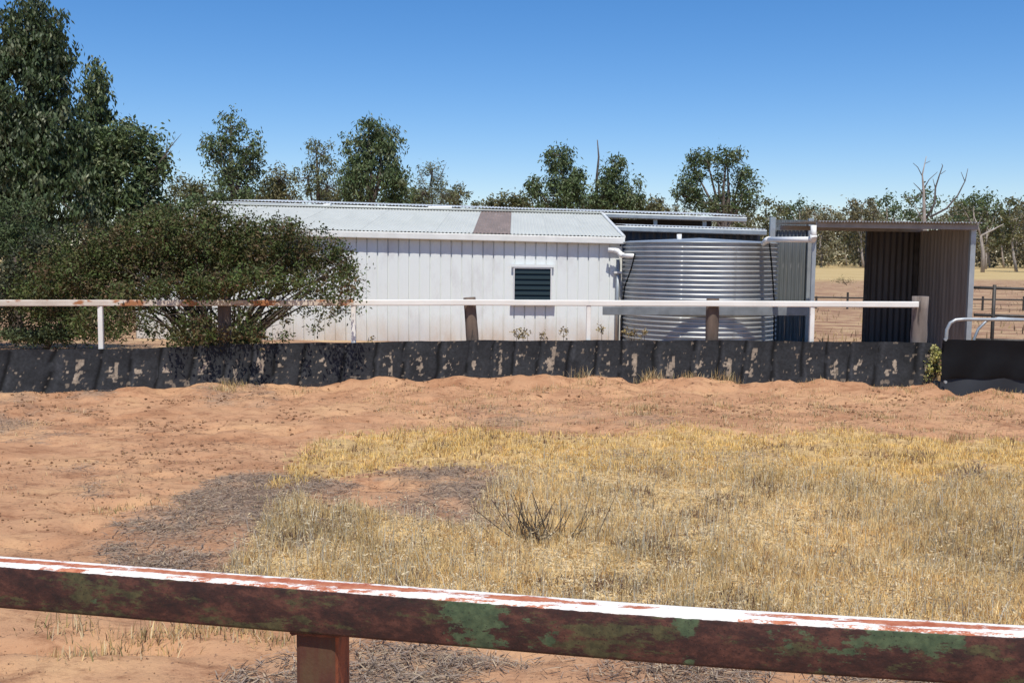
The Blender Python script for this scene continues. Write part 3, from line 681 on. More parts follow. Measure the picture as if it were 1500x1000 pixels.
# ------------------------------------------------------------------ trees
DN = 2.7
def leaf_arrays(C, Rad, per, ln, wd, droop, cols, colw, rs):
    """leaves: one folded diamond each. C (n,3) clump centres, Rad (n,) clump radii"""
    n_ = len(C); c = np.repeat(C, per, 0); r_ = np.repeat(Rad, per)[:, None]
    N = len(c); p = c + rs.normal(size=(N, 3)) * r_ * np.array([.5, .5, .5])
    d = rs.normal(size=(N, 3)); d /= np.linalg.norm(d, axis=1)[:, None]
    d = d * (1 - droop) + np.array([0, 0, -1]) * droop; d /= np.linalg.norm(d, axis=1)[:, None]
    s_ = np.cross(d, rs.normal(size=(N, 3))); s_ /= np.linalg.norm(s_, axis=1)[:, None] + 1e-9
    L = ln * rs.uniform(.6, 1.35, (N, 1)); W = wd * rs.uniform(.6, 1.4, (N, 1))
    V = np.stack([p, p + d*L*.45 + s_*W, p + d*L, p + d*L*.45 - s_*W], 1).reshape(-1, 3)
    cl = np.array(cols)[rs.choice(len(cols), n_, p=np.array(colw)/sum(colw))]; cl = np.repeat(cl, per, 0)
    alt = np.array(cols)[rs.choice(len(cols), N, p=np.array(colw)/sum(colw))]; cl = cl*.6 + alt*.4
    cl = cl * rs.uniform(.7, 1.35, (N, 1)); return V, np.arange(N*4).reshape(-1, 4), np.repeat(cl, 4, 0)
GUM = ([(.080,.120,.045), (.110,.145,.055), (.055,.080,.032), (.22,.235,.125)], [4, 3, 2, 1])
BRN = ([(.110,.120,.046), (.145,.125,.05), (.072,.085,.035), (.21,.20,.10)], [3, 3, 2, 1])
PALE = ([(.13,.15,.07), (.17,.18,.09), (.095,.11,.05), (.22,.22,.13)], [4, 3, 2, 1])
DARK = ([(.050,.078,.030), (.070,.098,.036), (.038,.054,.024), (.20,.215,.12)], [4, 3, 2, .9])
def make_tree(name, label, Y, blobs, trunk_px, pal=GUM, leaf=(.14, .018), dens=1.0, clump=.28, droop=.45, bark='bark', trunk_r=.14, group=None, cat='tree', seed=1, shell=.55, leafmat='leaf', extra=None, limbs=True, per=34):
    rs = np.random.default_rng(seed); rr = random.Random(seed)
    bxp = at(trunk_px, 470, Y).x; root = empty(name, (bxp, Y, 0), label, cat, group)
    s = Y / F; C = []; Rd = []; tops = []
    for bb in blobs:
        cx, cy, rx, ry = bb[:4]; dy = bb[4] if len(bb) > 4 else rs.uniform(-.25, .25) * rx * s
        c0 = at(cx, cy, Y + dy); a, h, dp = rx*s, ry*s, max(rx, ry)*s*.85
        tops.append((c0, a))
        n_ = max(6, int(dens * 1.9 * (a*h + a*dp + h*dp) / (clump**2) / 2.2 * DN))
        u = rs.normal(size=(n_, 3)); u /= np.linalg.norm(u, axis=1)[:, None]; q = rs.uniform(shell, 1, (n_, 1)) ** .8
        q = q * rs.uniform(.78, 1.14, (n_, 1))
        C.append(np.array(list(c0)) + u*q*np.array([a, dp, h])); Rd.append(np.full(n_, clump) * rs.uniform(.45, 1.25, n_))
    C = np.concatenate(C); Rd = np.concatenate(Rd); C[:, 2] = np.maximum(C[:, 2], .25)
    V, Fc, cl = leaf_arrays(C, Rd, per, leaf[0] * .78, leaf[1] * 1.0, droop, pal[0], pal[1], rs)
    V[:, 2] = np.maximum(V[:, 2], .02)
    mb = MB(); b0 = Vector((bxp, Y, -.1)); top = max((t_[0] for t_ in tops), key=lambda v: v.z)
    fork = b0 + (Vector((top.x, top.y, top.z)) - b0) * .42; fork.x += rr.uniform(-.2, .2)
    mid = (b0 + fork)/2 + Vector((rr.uniform(-.1, .1), 0, 0))
    mb.tube([b0, mid, fork, fork + (top - fork)*.5 + Vector((rr.uniform(-.2,.2), 0, 0)), top + Vector((0, 0, 0))], [trunk_r, trunk_r*.8, trunk_r*.62, trunk_r*.35, trunk_r*.08], 8)
    tr = mb.build('trunk', M[bark], root, True)
    if limbs:
        lb = MB()
        for c0, a in tops:
            st = fork + (top - fork) * rr.uniform(0, .4); e = Vector(c0)
            m1 = st + (e - st)*.5 + Vector((rr.uniform(-.15, .15), rr.uniform(-.15, .15), -.12*(e - st).length*.5))
            lb.tube([st, m1, e], [trunk_r*.45, trunk_r*.3, trunk_r*.12], 6, False)
        pick = rr.sample(range(len(C)), min(len(C), 70))
        for k in pick:
            e = Vector(C[k]); c0 = min((t_[0] for t_ in tops), key=lambda v: (v - e).length)
            lb.tube([Vector(c0), (Vector(c0) + e)/2 + Vector((rr.uniform(-.1,.1), 0, rr.uniform(-.1,.05))), e], [trunk_r*.14, trunk_r*.1, trunk_r*.04], 4, False)
        if extra:
            for pl in extra:
                pts = [at(x_, y_, Y) for x_, y_ in pl]; lb.tube(pts, list(np.linspace(trunk_r*.22, trunk_r*.03, len(pts))), 5, False)
        lb.build('limbs', M[bark], root, True)
    np_mesh('crown', V, Fc, cl, M[leafmat], root)
    return root

make_tree('gum_tree', 'tallest dark gum tree with drooping leaves filling the upper left corner', 29, [(48,42,42,50),(36,125,62,62),(78,205,50,75),(25,230,80,80),(85,290,68,60),(-60,200,80,110),(10,310,70,60),(58,85,50,45)], 60, DARK, (.21,.030), 1.7, .33, .6, trunk_r=.3, seed=3, shell=.5, per=44)
make_tree('gum_tree', 'slender gum top rising just right of the tallest gum', 31, [(143,122,15,30),(140,175,20,40),(140,240,26,50)], 140, GUM, (.22,.032), 1.3, .28, .6, trunk_r=.14, seed=4)
make_tree('gum_tree', 'round-headed gum with bare twigs on its right side behind the big bush', 30, [(195,205,42,28),(180,255,52,50),(225,245,24,32),(185,310,58,40),(235,330,50,30),(150,230,40,45)], 190, GUM, (.19,.032), 1.7, .30, .45, trunk_r=.12, seed=5, extra=[[(225,250),(243,225),(246,198)],[(228,248),(250,215),(266,196)],[(235,235),(252,222)]])
make_tree('gum_tree', 'open pyramid-shaped gum standing alone over the left end of the shed roof', 42, [(338,185,20,22),(322,215,24,24),(365,215,24,22),(335,245,34,28),(368,240,20,22),(345,275,32,24),(310,215,16,16)], 342, GUM, (.22,.03), .9, .30, .5, trunk_r=.16, seed=6, per=26)
make_tree('gum_tree', 'flat low far gum at the left between the bush and the pyramid gum', 70, [(270,285,30,14),(305,287,26,14),(280,272,26,10)], 285, BRN, (.3,.05), .9, .5, .2, seed=7, trunk_r=.15)
make_tree('scrub_tree', 'dark scrubby tree under the pyramid gum, just above the roof', 48, [(345,300,45,18),(380,290,30,18)], 350, DARK, (.25,.04), 1, .36, .3, seed=8, trunk_r=.12)
make_tree('gum_tree', 'small brown-leaved gum between the pyramid gum and the pale gum', 46, [(410,262,22,18),(400,285,26,20),(425,292,18,16)], 410, BRN, (.22,.03), 1, .32, .4, seed=9, trunk_r=.12)
make_tree('gum_tree', 'thin pale-topped gum just left of the dense dark gum', 45, [(462,212,14,10),(470,225,22,20),(450,260,22,26),(480,275,30,32)], 470, PALE, (.2,.026), .8, .3, .5, seed=10, trunk_r=.13, per=24)
make_tree('gum_tree', 'dense dark gum, tallest behind the middle of the shed roof', 43, [(540,192,20,22),(530,222,30,30),(565,225,30,38),(548,265,48,42),(580,270,20,30),(518,265,20,35),(562,205,20,20)], 548, GUM, (.22,.03), 1.1, .34, .55, seed=12, trunk_r=.2)
make_tree('gum_tree', 'feathery pale gum just right of the dense dark gum', 44, [(632,255,18,18),(622,280,28,24),(648,285,28,22)], 632, PALE, (.22,.02), .7, .3, .1, seed=13, trunk_r=.12, per=26, extra=[[(632,270),(634,250),(630,236)],[(622,270),(614,252),(612,240)],[(640,270),(650,248),(654,238)]])
make_tree('scrub_tree', 'small round dark tree at the right foot of the feathery gum', 46, [(670,285,14,16),(660,292,14,12)], 668, BRN, (.22,.03), 1, .3, .3, seed=14, trunk_r=.09)
make_tree('gum_tree', 'upright dark gum left of the bare pole over the shed', 44, [(820,228,20,20),(826,255,27,30),(815,285,36,25),(783,272,14,18),(842,270,14,25)], 820, GUM, (.22,.03), 1.05, .3, .5, seed=15, trunk_r=.15)
make_tree('gum_tree', 'broad cone-shaped gum right of the bare pole', 44, [(901,243,14,16),(898,265,24,24),(920,280,26,24),(885,285,22,22),(905,295,38,18)], 903, GUM, (.22,.03), 1.0, .3, .5, seed=16, trunk_r=.15)
make_tree('gum_tree', 'spreading umbrella gum with sky gaps between its forked limbs, above the lean-to', 47, [(1035,232,26,16),(1065,228,24,16),(1018,250,20,16),(1008,272,22,18),(1000,285,20,12),(1092,272,20,20),(1085,255,16,14),(1052,262,12,12),(1080,295,36,16),(1035,297,34,14)], 1052, GUM, (.2,.03), .9, .27, .4, seed=17, trunk_r=.2, per=26)
for i_, (cx_, cy_, w_, lab) in enumerate(((300,296,34,'low olive scrub tree just above the left end of the shed roof'), (492,285,30,'bushy olive tree filling in left of the dense dark gum'), (600,290,28,'low bushy tree between the dense dark gum and the feathery gum'),
        (745,297,34,'low scrub tree standing left of the upright dark gum'), (862,292,18,'small bushy tree at the foot of the bare pole'), (957,302,26,'low brown scrub tree between the cone-shaped and umbrella gums'))):
    make_tree('scrub_tree', lab, 52 + i_, [(cx_, cy_, w_, 12), (cx_ - w_*.5, cy_ + 8, w_*.6, 14), (cx_ + w_*.5, cy_ + 6, w_*.6, 14), (cx_, cy_ + 22, w_*1.1, 14)], cx_, BRN if i_ % 2 else GUM, (.25,.04), .8, .36, .3, seed=140 + i_, trunk_r=.1, per=26)
p0 = at(876, 310, 44.5); pole = MB().tube([(p0.x, 44.5, -.1), at(874, 262, 44.5), at(877, 230, 44.5), at(875, 205, 44.5)], [.09, .06, .04, .02], 7).build('dead_tree', M['deadwood'], None, True, (p0.x, 44.5, 0))
tag(pole, 'bare dead pole-like trunk rising between two gums behind the shed', 'dead tree')
pp = [(688,35),(712,30),(738,30),(765,28)]
# far treeline: four prototype trees, copied along the paddock edge
FYt = 150
FARP = ([(.17,.155,.085), (.20,.165,.095), (.12,.125,.065), (.26,.24,.15)], [3,3,2,1])
protos = []
def proto(px_, top, w_, pal, seed, kind):
    hb = 385 - top
    if kind == 0: bl = [(px_, top + 14, w_*.5, 12), (px_ - w_*.35, top + 26, w_*.35, 12), (px_ + w_*.35, top + 28, w_*.35, 12), (px_, top + 45, w_*.45, 14), (px_ + w_*.2, top + 66, w_*.4, 14)]
    elif kind == 1: bl = [(px_ - 8, top + 8, 14, 7), (px_ + 12, top + 16, 13, 7), (px_, top + 30, w_*.5, 13), (px_ - 10, top + 55, w_*.42, 15)]
    elif kind == 2: bl = [(px_, top + 20, w_*.55, 18), (px_, top + 50, w_*.6, 22), (px_, top + 75, w_*.55, 14)]
    else: bl = [(px_ - 14, top + 10, 12, 8), (px_ + 6, top + 5, 10, 6), (px_ + 20, top + 18, 12, 8), (px_, top + 36, w_*.5, 12)]
    return make_tree('paddock_gum', 'far gum tree in the belt along the dry paddock', FYt, bl, px_, pal, (.6,.12), .55, .9, .25, 'palebark', .22, 'gum trees along the far side of the paddock', 'tree', seed, .4, per=22)
protos = [proto(1262, 286, 52, FARP, 31, 0), proto(1130, 290, 46, BRN, 32, 1), proto(1200, 298, 56, FARP, 33, 2), proto(1440, 286, 50, GUM, 34, 3)]
protos[0].location.y = FYt; far_spots = []
for k in range(46):
    px_ = 690 + k * 19.5 + rnd.uniform(-7, 7); far_spots.append((px_, FYt + rnd.uniform(-10, 45), rnd.randrange(4), rnd.uniform(.82, 1.05)))
far_spots += [(240 + 22*k, FYt + rnd.uniform(0, 30), rnd.randrange(4), .8) for k in range(3)] + [(1515, 122, 0, .85), (1490, 128, 1, .92), (1425, 132, 3, .9)]
for px_, Y, k, sc in far_spots:
    src = protos[k]; c = src.copy(); COL.objects.link(c); c.location = (at(px_, 380, Y).x, Y, 0); c.scale = (sc*rnd.uniform(.9, 1.15), sc, sc)
    for ch in src.children:
        d = ch.copy(); COL.objects.link(d); d.parent = c
# scrub mass behind the belt
rs = np.random.default_rng(50); n_ = 2600
sxx = rs.uniform(-60, 190, n_); syy = rs.uniform(172, 215, n_); szz = rs.uniform(.3, 6.8, n_) * (.75 + .4 * vn(sxx, syy, 9, 3))
V, Fc, cl = leaf_arrays(np.stack([sxx, syy, szz], -1), np.full(n_, 1.6), 20, .9, .22, .2, FARP[0], BRN[1], rs)
o = np_mesh('distant_scrub', V, Fc, cl, M['leaf']); tag(o, 'continuous dim scrub closing the view behind the far gum belt', 'scrub', None, 'stuff')

# dead tree over the shelter
DY = 75; root = empty('dead_tree', (at(1354, 380, DY).x, DY, 0), 'leafless dead tree with forking bare branches above the shelter roof', 'dead tree')
MB().tube([(root.location.x, DY, -.1), at(1354, 322, DY), at(1353, 280, DY), at(1351, 256, DY), at(1357, 229, DY)], [.17, .13, .09, .05, .02], 7).build('trunk', M['palebark'], root, True)
def dbr(pl, r_): MB().tube([at(x_ + rnd.uniform(-1.2, 1.2), y_, DY) for x_, y_ in pl], list(np.linspace(r_*.75, .018, len(pl))), 5).build('branch', M['deadwood'], root, True)
for pl, r_ in (([(1354,286),(1346,276),(1337,268)], .07), ([(1353,284),(1340,291),(1324,288)], .06), ([(1354,276),(1362,263),(1374,252)], .06), ([(1352,258),(1345,245),(1338,239)], .045), ([(1355,240),(1362,236)], .03),
               ([(1357,320),(1369,298),(1371,275),(1376,258),(1382,243),(1380,240)], .12), ([(1371,275),(1366,262)], .04), ([(1378,255),(1386,250)], .03), ([(1362,318),(1386,305),(1404,286),(1413,265),(1418,247)], .12), ([(1413,265),(1407,252)], .04), ([(1356,300),(1348,312),(1340,325)], .06)): dbr(pl, r_)
DY = 118; root = empty('dead_tree', (at(1440, 388, DY).x, DY, 0), 'pale bare gum leaning among the far trees at the right edge', 'dead tree')
MB().tube([(root.location.x, DY, -.1), at(1440, 370, DY), at(1437, 345, DY), at(1452, 338, DY), at(1470, 328, DY)], [.24, .2, .16, .1, .04], 7).build('trunk', M['palebark'], root, True)
MB().tube([at(1437, 347, DY), at(1432, 330, DY), at(1426, 315, DY)], [.12, .08, .03], 6).build('branch', M['palebark'], root, True)

# ------------------------------------------------------------------ bushes by the fence
BUSH = ([(.070,.090,.024), (.100,.072,.030), (.052,.068,.020), (.125,.068,.038), (.085,.125,.030)], [4, 2.5, 3, 1.6, 2])
bush = make_tree('spreading_bush', 'big wide dome-shaped bush leaning over the belting in front of the white shed', 15.2,
    [(285,348,125,42),(190,370,110,48),(390,358,95,44),(235,328,60,24),(300,318,46,18),(120,400,95,46),(465,375,60,30),(280,385,140,40),(508,395,24,22),(70,440,60,40),(400,392,70,20)], 318, BUSH, (.062,.012), 1.45, .155, .1, 'stem', .07, None, 'bush', 20, .25, 'bushleaf', per=40)
# looser leafy shoots below the dome, right side
rs = np.random.default_rng(77); cs = []
for cx, cy, rx, ry, n_ in ((440,450,70,36,26),(500,440,30,36,16),(380,475,60,26,14),(240,465,50,26,30),(320,455,50,34,26),(350,490,40,16,40),(150,470,50,28,70),(270,500,30,16,20)):
    for _ in range(n_):
        a = rs.uniform(0, 2*np.pi); q = math.sqrt(rs.uniform(0, 1)); p = at(cx + rx*q*math.cos(a), cy + ry*q*math.sin(a), 14.6 + rs.uniform(-.9, .9) - (.9 if cy > 480 else 0)); cs.append(list(p))
cs = np.array(cs); cs[:, 2] = np.maximum(cs[:, 2], .3)
V, Fc, cl = leaf_arrays(cs, np.full(len(cs), .12), 34, .06, .011, .05, BUSH[0], BUSH[1], rs); cf = []
for cx, cy, rx, ry, n_ in ((205,430,40,18,34),(290,418,60,16,46),(360,415,60,20,50),(440,412,50,14,20),(330,492,50,8,16),(505,425,24,20,14),(250,486,40,8,8)):
    for _ in range(n_):
        a = rs.uniform(0, 2*np.pi); q = math.sqrt(rs.uniform(0, 1)); cf.append(list(at(cx + rx*q*math.cos(a), cy + ry*q*math.sin(a), 12.65 + rs.uniform(-.35, .3))))
V2_, F2_, cl2 = leaf_arrays(np.array(cf), np.full(len(cf), .11), 42, .055, .012, .05, BUSH[0], BUSH[1], rs); np_mesh('overhanging_foliage', V2_, F2_, cl2, M['bushleaf'], bush)
np_mesh('lower_foliage', V, Fc, cl, M['bushleaf'], bush)
rr = random.Random(9); mb = MB()
for bx_, e_ in ((312, 250), (322, 330), (330, 420)):
    b0 = Vector((at(bx_, 500, 15.0).x, 15.0, -.05)); e = at(e_, 400, 15.0); mb.tube([b0, (b0*2 + e)/3 + Vector((0,0,.08)), (b0 + e*2)/3 + Vector((0,0,.06)), e], [.07, .055, .04, .02], 7, False)
for k in range(46):
    b0 = Vector((at(rr.uniform(285, 355), 500, 15.0).x, 15.0 + rr.uniform(-.3, .3), -.05)); tpx = rr.uniform(130, 525); e = at(tpx, rr.uniform(360, 440), 14.9 + rr.uniform(-.9, .9))
    m1 = b0 + (e - b0)*.3 + Vector((rr.uniform(-.1,.1), 0, .15)); m2 = b0 + (e - b0)*.65 + Vector((rr.uniform(-.1,.1), 0, .12))
    mb.tube([b0, m1, m2, e], [.032, .022, .014, .006], 5, False)
    for j in range(5):
        st = m1 + (e - m1) * rr.uniform(.1, .9); mb.tube([st, st + Vector((rr.uniform(-.35,.35), rr.uniform(-.3,.3), rr.uniform(-.05,.35)))], [.008, .003], 4, False)
mb.build('stems', M['stem'], bush, True)
make_tree('green_shrub', 'brighter green rounded shrub at the left edge under the tallest gum', 19.5, [(15,325,50,42),(35,365,50,40),(-30,360,60,60)], 20, ([(.075,.105,.040), (.10,.13,.05), (.055,.075,.03)], [3, 2, 2]), (.09,.014), 1.0, .2, .1, 'stem', .07, None, 'shrub', 21, .3, 'bushleaf', per=40)
make_tree('dark_shrub', 'dark green shrub mass behind the rusty rail at far left', 17.0, [(60,420,95,50),(140,455,80,45),(10,450,90,50),(-60,430,80,60),(100,365,60,36),(60,385,60,36),(150,345,50,26)], 60, ([(.038,.046,.022), (.055,.055,.025), (.03,.036,.018)], [3, 2, 2]), (.09,.015), .9, .2, .1, 'stem', .06, None, 'shrub', 22, .3, 'bushleaf', per=38)
make_tree('pale_shrub', 'low leafy shrub showing under the rusty rail near its first white post', 15.2, [(90,488,34,14),(40,492,40,12)], 85, ([(.09,.11,.045), (.06,.08,.035)], [2, 2]), (.07,.012), 1, .1, .1, 'stem', .02, None, 'shrub', 23, .3, 'bushleaf', per=30)
make_tree('paddock_shrub', 'dry twiggy shrub on the yellow paddock seen through the open shelter', 60, [(1236,410,13,6),(1228,413,14,4),(1245,413,8,3)], 1236, BRN, (.12,.012), .25, .25, .1, 'stem', .04, None, 'shrub', 24, .3, per=12)

# ------------------------------------------------------------------ grasses
def blades(name, x, y, h, wdt, leanf, cols, rs, label, lying=False, z0=None, parent=None):
    N = len(x); z = gz(x, y) if z0 is None else z0
    a = rs.uniform(0, 2*np.pi, N); ln = rs.uniform(0, leanf, N) if not lying else rs.uniform(.8, 1, N)
    up = np.sqrt(np.clip(1 - ln**2, .02, 1)); dx = np.cos(a)*ln; dy = np.sin(a)*ln
    b = rs.uniform(0, np.pi, N); sx_, sy_ = np.cos(b), np.sin(b)
    p = np.stack([x, y, z - .005 + (rs.uniform(.004, .03, N) if lying else 0)], -1)
    sd_ = np.stack([sx_, sy_, b*0], -1) * (wdt/2)[:, None]
    d = np.stack([dx*.6, dy*.6, up], -1) if not lying else np.stack([dx, dy, up*.25], -1)
    m_ = p + d * (h*.55)[:, None]; d2 = np.stack([dx*1.2, dy*1.2, up*.85], -1) if not lying else np.stack([dx, dy, -up*.1], -1)
    t_ = m_ + d2 * (h*.45)[:, None]
    V = np.stack([p - sd_, p + sd_, m_ + sd_*.8, m_ - sd_*.8, t_], 1).reshape(-1, 3); k = np.arange(N)[:, None]*5
    tris = np.concatenate([k + np.array([[0,1,2]]), k + np.array([[0,2,3]]), k + np.array([[3,2,4]])], 0)
    o = np_mesh(name, V, tris, np.repeat(cols, 5, 0), M['blade'], parent)
    return tag(o, label, 'grass' if not lying else 'plant litter', None, 'stuff') if parent is None else o
def cand(n_, ymin, ymax, rs, power=1.0):
    # density falls off with distance so near and far both read alike
    u = rs.uniform(0, 1, n_); y = ymin * (ymax/ymin) ** u
    x = rs.uniform(-.62, .62, n_) * (y + .8); return x, y
def pal(cols, wts, N, rs, v=.25):
    c = np.array(cols)[rs.choice(len(cols), N, p=np.array(wts)/sum(wts))]; return c * rs.uniform(1 - v, 1 + v, (N, 1))
rs = np.random.default_rng(100)
STRAW = [(.90,.70,.35), (.84,.60,.25), (.92,.79,.50), (.50,.34,.17), (.26,.16,.10)]
x, y = cand(900000, 3.1, 9.5, rs); l_, t_, yl, px_, py_ = zones(x, y)
cl = vn(x, y, .09, 200) * .6 + vn(x, y, .5, 201) * .6
keep = (rs.uniform(0, 1, len(x)) < t_ * np.clip(cl*2.2 - .85, 0.02, 1) * np.where(py_ > 905, .25, 1.0)) & (px_ > 250); x, y, py_ = x[keep], y[keep], py_[keep]
h = rs.uniform(.03, .115, len(x)) * (.45 + .6 * vn(x, y, .6, 205) + .5*vn(x, y, .11, 208)) * np.clip((9.6 - y) / 2.0, .45, 1)
blades('dry_grass', x, y, h, rs.uniform(.002, .0045, len(x)), .97, pal(STRAW, [4,3.5,3,2,1.6], len(x), rs) * (.62 + .65*fbm(x, y, 1.0, 207, 3))[:, None], rs, 'tall straw-coloured dry grass covering the middle and right of the yard')
nt_ = len(x)
# seed heads standing above
x, y = cand(26000, 3.1, 9, rs); l_, t_, yl, px_, py_ = zones(x, y); keep = (rs.uniform(0, 1, len(x)) < t_ * .5) & (px_ > 300); x, y = x[keep], y[keep]
h = rs.uniform(.10, .20, len(x)) * (.7 + .5 * vn(x, y, .8, 206))
hx, hy, hh_ = x, y, h
blades('tall_stalks', x, y, h, rs.uniform(.0025, .0055, len(x)), .5, pal([(.66,.6,.44), (.55,.47,.3), (.7,.66,.54)], [3,2,2], len(x), rs), rs, 'pale taller stalks standing out of the dry grass')
x, y = cand(330000, 5.5, 11.5, rs); l_, t_, yl, px_, py_ = zones(x, y)
keep = rs.uniform(0, 1, len(x)) < yl * np.clip(1.3*vn(x, y, .12, 210) + 1.4 * fbm(x, y, .7, 211, 3) - .85, .01, 1); x, y = x[keep], y[keep]
blades('short_grass', x, y, rs.uniform(.025, .075, len(x)), rs.uniform(.004, .009, len(x)), .8, pal([(.92,.68,.27), (.84,.58,.20), (.94,.76,.40), (.48,.32,.15)], [4,3,2,1.5], len(x), rs), rs, 'short yellow dry grass band between the sand and the tall grass')
k = rs.uniform(0, 1, len(hx)) < .9; hx, hy, hh_ = hx[k], hy[k], hh_[k]
C_h = np.stack([hx + rs.normal(0, .012, len(hx)), hy, gz(hx, hy) + hh_*.78], -1)
V, Fc, cl = leaf_arrays(C_h, np.full(len(C_h), .012), 5, .018, .0032, 0, [(.68,.56,.35), (.58,.45,.26), (.76,.66,.46)], [3,3,2], rs)
o = np_mesh('seed_heads', V, Fc, cl, M['blade']); tag(o, 'pale seed heads speckling the tops of the dry grass', 'seed heads', None, 'stuff')
# dark dead growth between the straw
x, y = cand(200000, 3.1, 9.5, rs); l_, t_, yl, px_, py_ = zones(x, y); keep = rs.uniform(0, 1, len(x)) < np.maximum(t_, yl*.7) * np.clip(fbm(x, y, .35, 260, 3) * 4.5 - 2.45, 0, 1); x, y = x[keep], y[keep]
blades('dead_undergrowth', x, y, rs.uniform(.03, .10, len(x)), rs.uniform(.003, .006, len(x)), .9, pal([(.17,.10,.08), (.10,.06,.05), (.28,.19,.14)], [3,3,2], len(x), rs), rs, 'dark purplish dead growth in patches through the dry grass')
# dry tufts on the far yard beyond the fence
x, y = cand(16000, 15, 75, rs); keep = rs.uniform(0, 1, len(x)) < np.clip(fbm(x, y*.4, 1.6, 270, 3)*3 - 1.2, 0, 1); keep &= ~((x < X1 + 3.5) & (y < 30)); keep &= ~((x > shl0 - .3) & (x < shl1 + .2) & (y < HB + .3)); x, y = x[keep], y[keep]
blades('far_tufts', x, y, rs.uniform(.06, .22, len(x)), rs.uniform(.012, .04, len(x)), .9, pal([(.52,.40,.22), (.42,.31,.16), (.25,.17,.11)], [3,3,2], len(x), rs), rs, 'dry tufts on the earth beyond the shelter')
x, y = cand(420000, 3.1, 9.6, rs); l_, t_, yl, px_, py_ = zones(x, y); keep = rs.uniform(0, 1, len(x)) < t_ * np.clip(fbm(x, y, .3, 290, 3)*2.5 - .5, .12, .9); x, y = x[keep], y[keep]
blades('fallen_straw', x, y, rs.uniform(.03, .10, len(x)), rs.uniform(.003, .006, len(x)), 1, pal([(.90,.72,.40), (.82,.62,.30), (.94,.83,.58)], [3,2,3], len(x), rs), rs, 'fallen pale straw lying between the standing dry grass', True)
# litter
x, y = cand(330000, 3.1, 13, rs); l_, t_, yl, px_, py_ = zones(x, y); keep = rs.uniform(0, 1, len(x)) < np.maximum(l_, .10 * t_) * np.clip(fbm(x, y, .4, 220, 3)*3.2 - .95, .03, 1); x, y = x[keep], y[keep]
blades('grass_litter', x, y, rs.uniform(.03, .11, len(x)), rs.uniform(.003, .008, len(x)), 1, pal([(.34,.27,.22), (.46,.37,.29), (.17,.12,.09), (.60,.48,.33)], [3,3,2.5,2], len(x), rs), rs, 'grey flattened dead grass lying in patches on the sand', True)
# clods
x, y = cand(45000, 3.1, 13.3, rs); l_, t_, yl, px_, py_ = zones(x, y); dd_ = fence_y(x) - y
keep = (rs.uniform(0, 1, len(x)) < np.clip(fbm(x, y, .7, 240, 3)*3 - 1.35, .03, 1) * (.4 + 1.2*np.exp(-dd_/1.4))) & (dd_ > .12) & (t_ < .5); x, y = x[keep], y[keep]; N = len(x)
oc = np.array([(1,0,0),(0,1,0),(-1,0,0),(0,-1,0),(0,0,.8),(0,0,-.6)], float); of = np.array([(0,1,4),(1,2,4),(2,3,4),(3,0,4),(1,0,5),(2,1,5),(3,2,5),(0,3,5)])
sz = rs.uniform(.004, .022, (N, 1, 1)) * np.clip((y - 2.5) / 8, .12, 1)[:, None, None] ** 1.0; Vc = oc[None] * sz * rs.uniform(.6, 1.4, (N, 6, 3)) + np.stack([x, y, gz(x, y) + .004], -1)[:, None]
Fc_ = (of[None] + np.arange(N)[:, None, None]*6).reshape(-1, 3)
o = np_mesh('dirt_clods', Vc.reshape(-1, 3), Fc_, np.repeat(pal([(.42,.24,.13), (.30,.16,.09), (.5,.32,.19)], [3,2,2], N, rs), 6, 0), M['blade']); tag(o, 'small clods of trampled orange dirt below the belting', 'dirt clods', None, 'stuff')
# sparse sticks and crumbs over the sand
x, y = cand(90000, 3.1, 13.4, rs); l_, t_, yl, px_, py_ = zones(x, y)
keep = rs.uniform(0, 1, len(x)) < .9*np.clip(fbm(x, y, .9, 230, 3)*2.6 - 1.0, .05, 1); keep &= y < fence_y(x) - .1; x, y = x[keep], y[keep]
sc_ = np.clip((y - 1) / 9, .25, 1); blades('dry_twigs', x, y, rs.uniform(.02, .09, len(x))*sc_, rs.uniform(.004, .011, len(x))*sc_, 1, pal([(.10,.06,.045), (.17,.11,.08), (.32,.23,.15)], [3,3,1.5], len(x), rs), rs, 'dark twigs and leaf crumbs scattered over the sand', True)
# tufts along the belting and on the sand
tx, ty, th, tn = [], [], [], []
rr = random.Random(5)
def tuft(px_, py_, n_, hgt, sp=.10):
    p = ground_at(px_, py_); tx.append(rs.normal(p.x, sp, n_)); ty.append(rs.normal(p.y, sp*.6, n_)); th.append(rs.uniform(.3, 1, n_)*hgt)
for q in ((697,556,160,.26),(722,556,70,.2),(735,557,60,.22),(905,560,90,.16),(950,565,140,.2),(975,560,160,.26),(1050,562,160,.24),(1065,566,120,.2),(1010,566,80,.14),(860,570,60,.14),(800,575,90,.12),(850,565,50,.2),(880,562,40,.22),
          (1395,590,90,.1),(1330,580,100,.1),(1480,585,120,.1),(1440,600,90,.08),(1290,610,100,.1),(1400,640,160,.13),(1215,600,80,.1),(1130,585,60,.1),(940,600,140,.12),(935,610,120,.1),(1055,595,50,.14),(110,600,40,.08),(445,575,60,.12),(330,572,140,.16),(345,568,100,.14),
          (170,745,110,.05),(180,740,60,.08),(250,745,40,.05),(100,925,90,.12),(210,940,130,.1),(260,930,160,.1),(120,960,120,.08),(330,925,160,.09),(400,935,120,.09),(470,650,100,.08),(60,620,60,.05),(700,700,60,.06),(1372,560,220,.42),(1376,570,160,.35)): tuft(*q)
for _ in range(620):
    tuft(rr.uniform(540, 1500), rr.uniform(568, 632), rr.randint(6, 26), rr.uniform(.03, .09), .07)
for _ in range(90): tuft(rr.uniform(0, 520), rr.uniform(575, 800), rr.randint(3, 12), rr.uniform(.02, .06), .06)
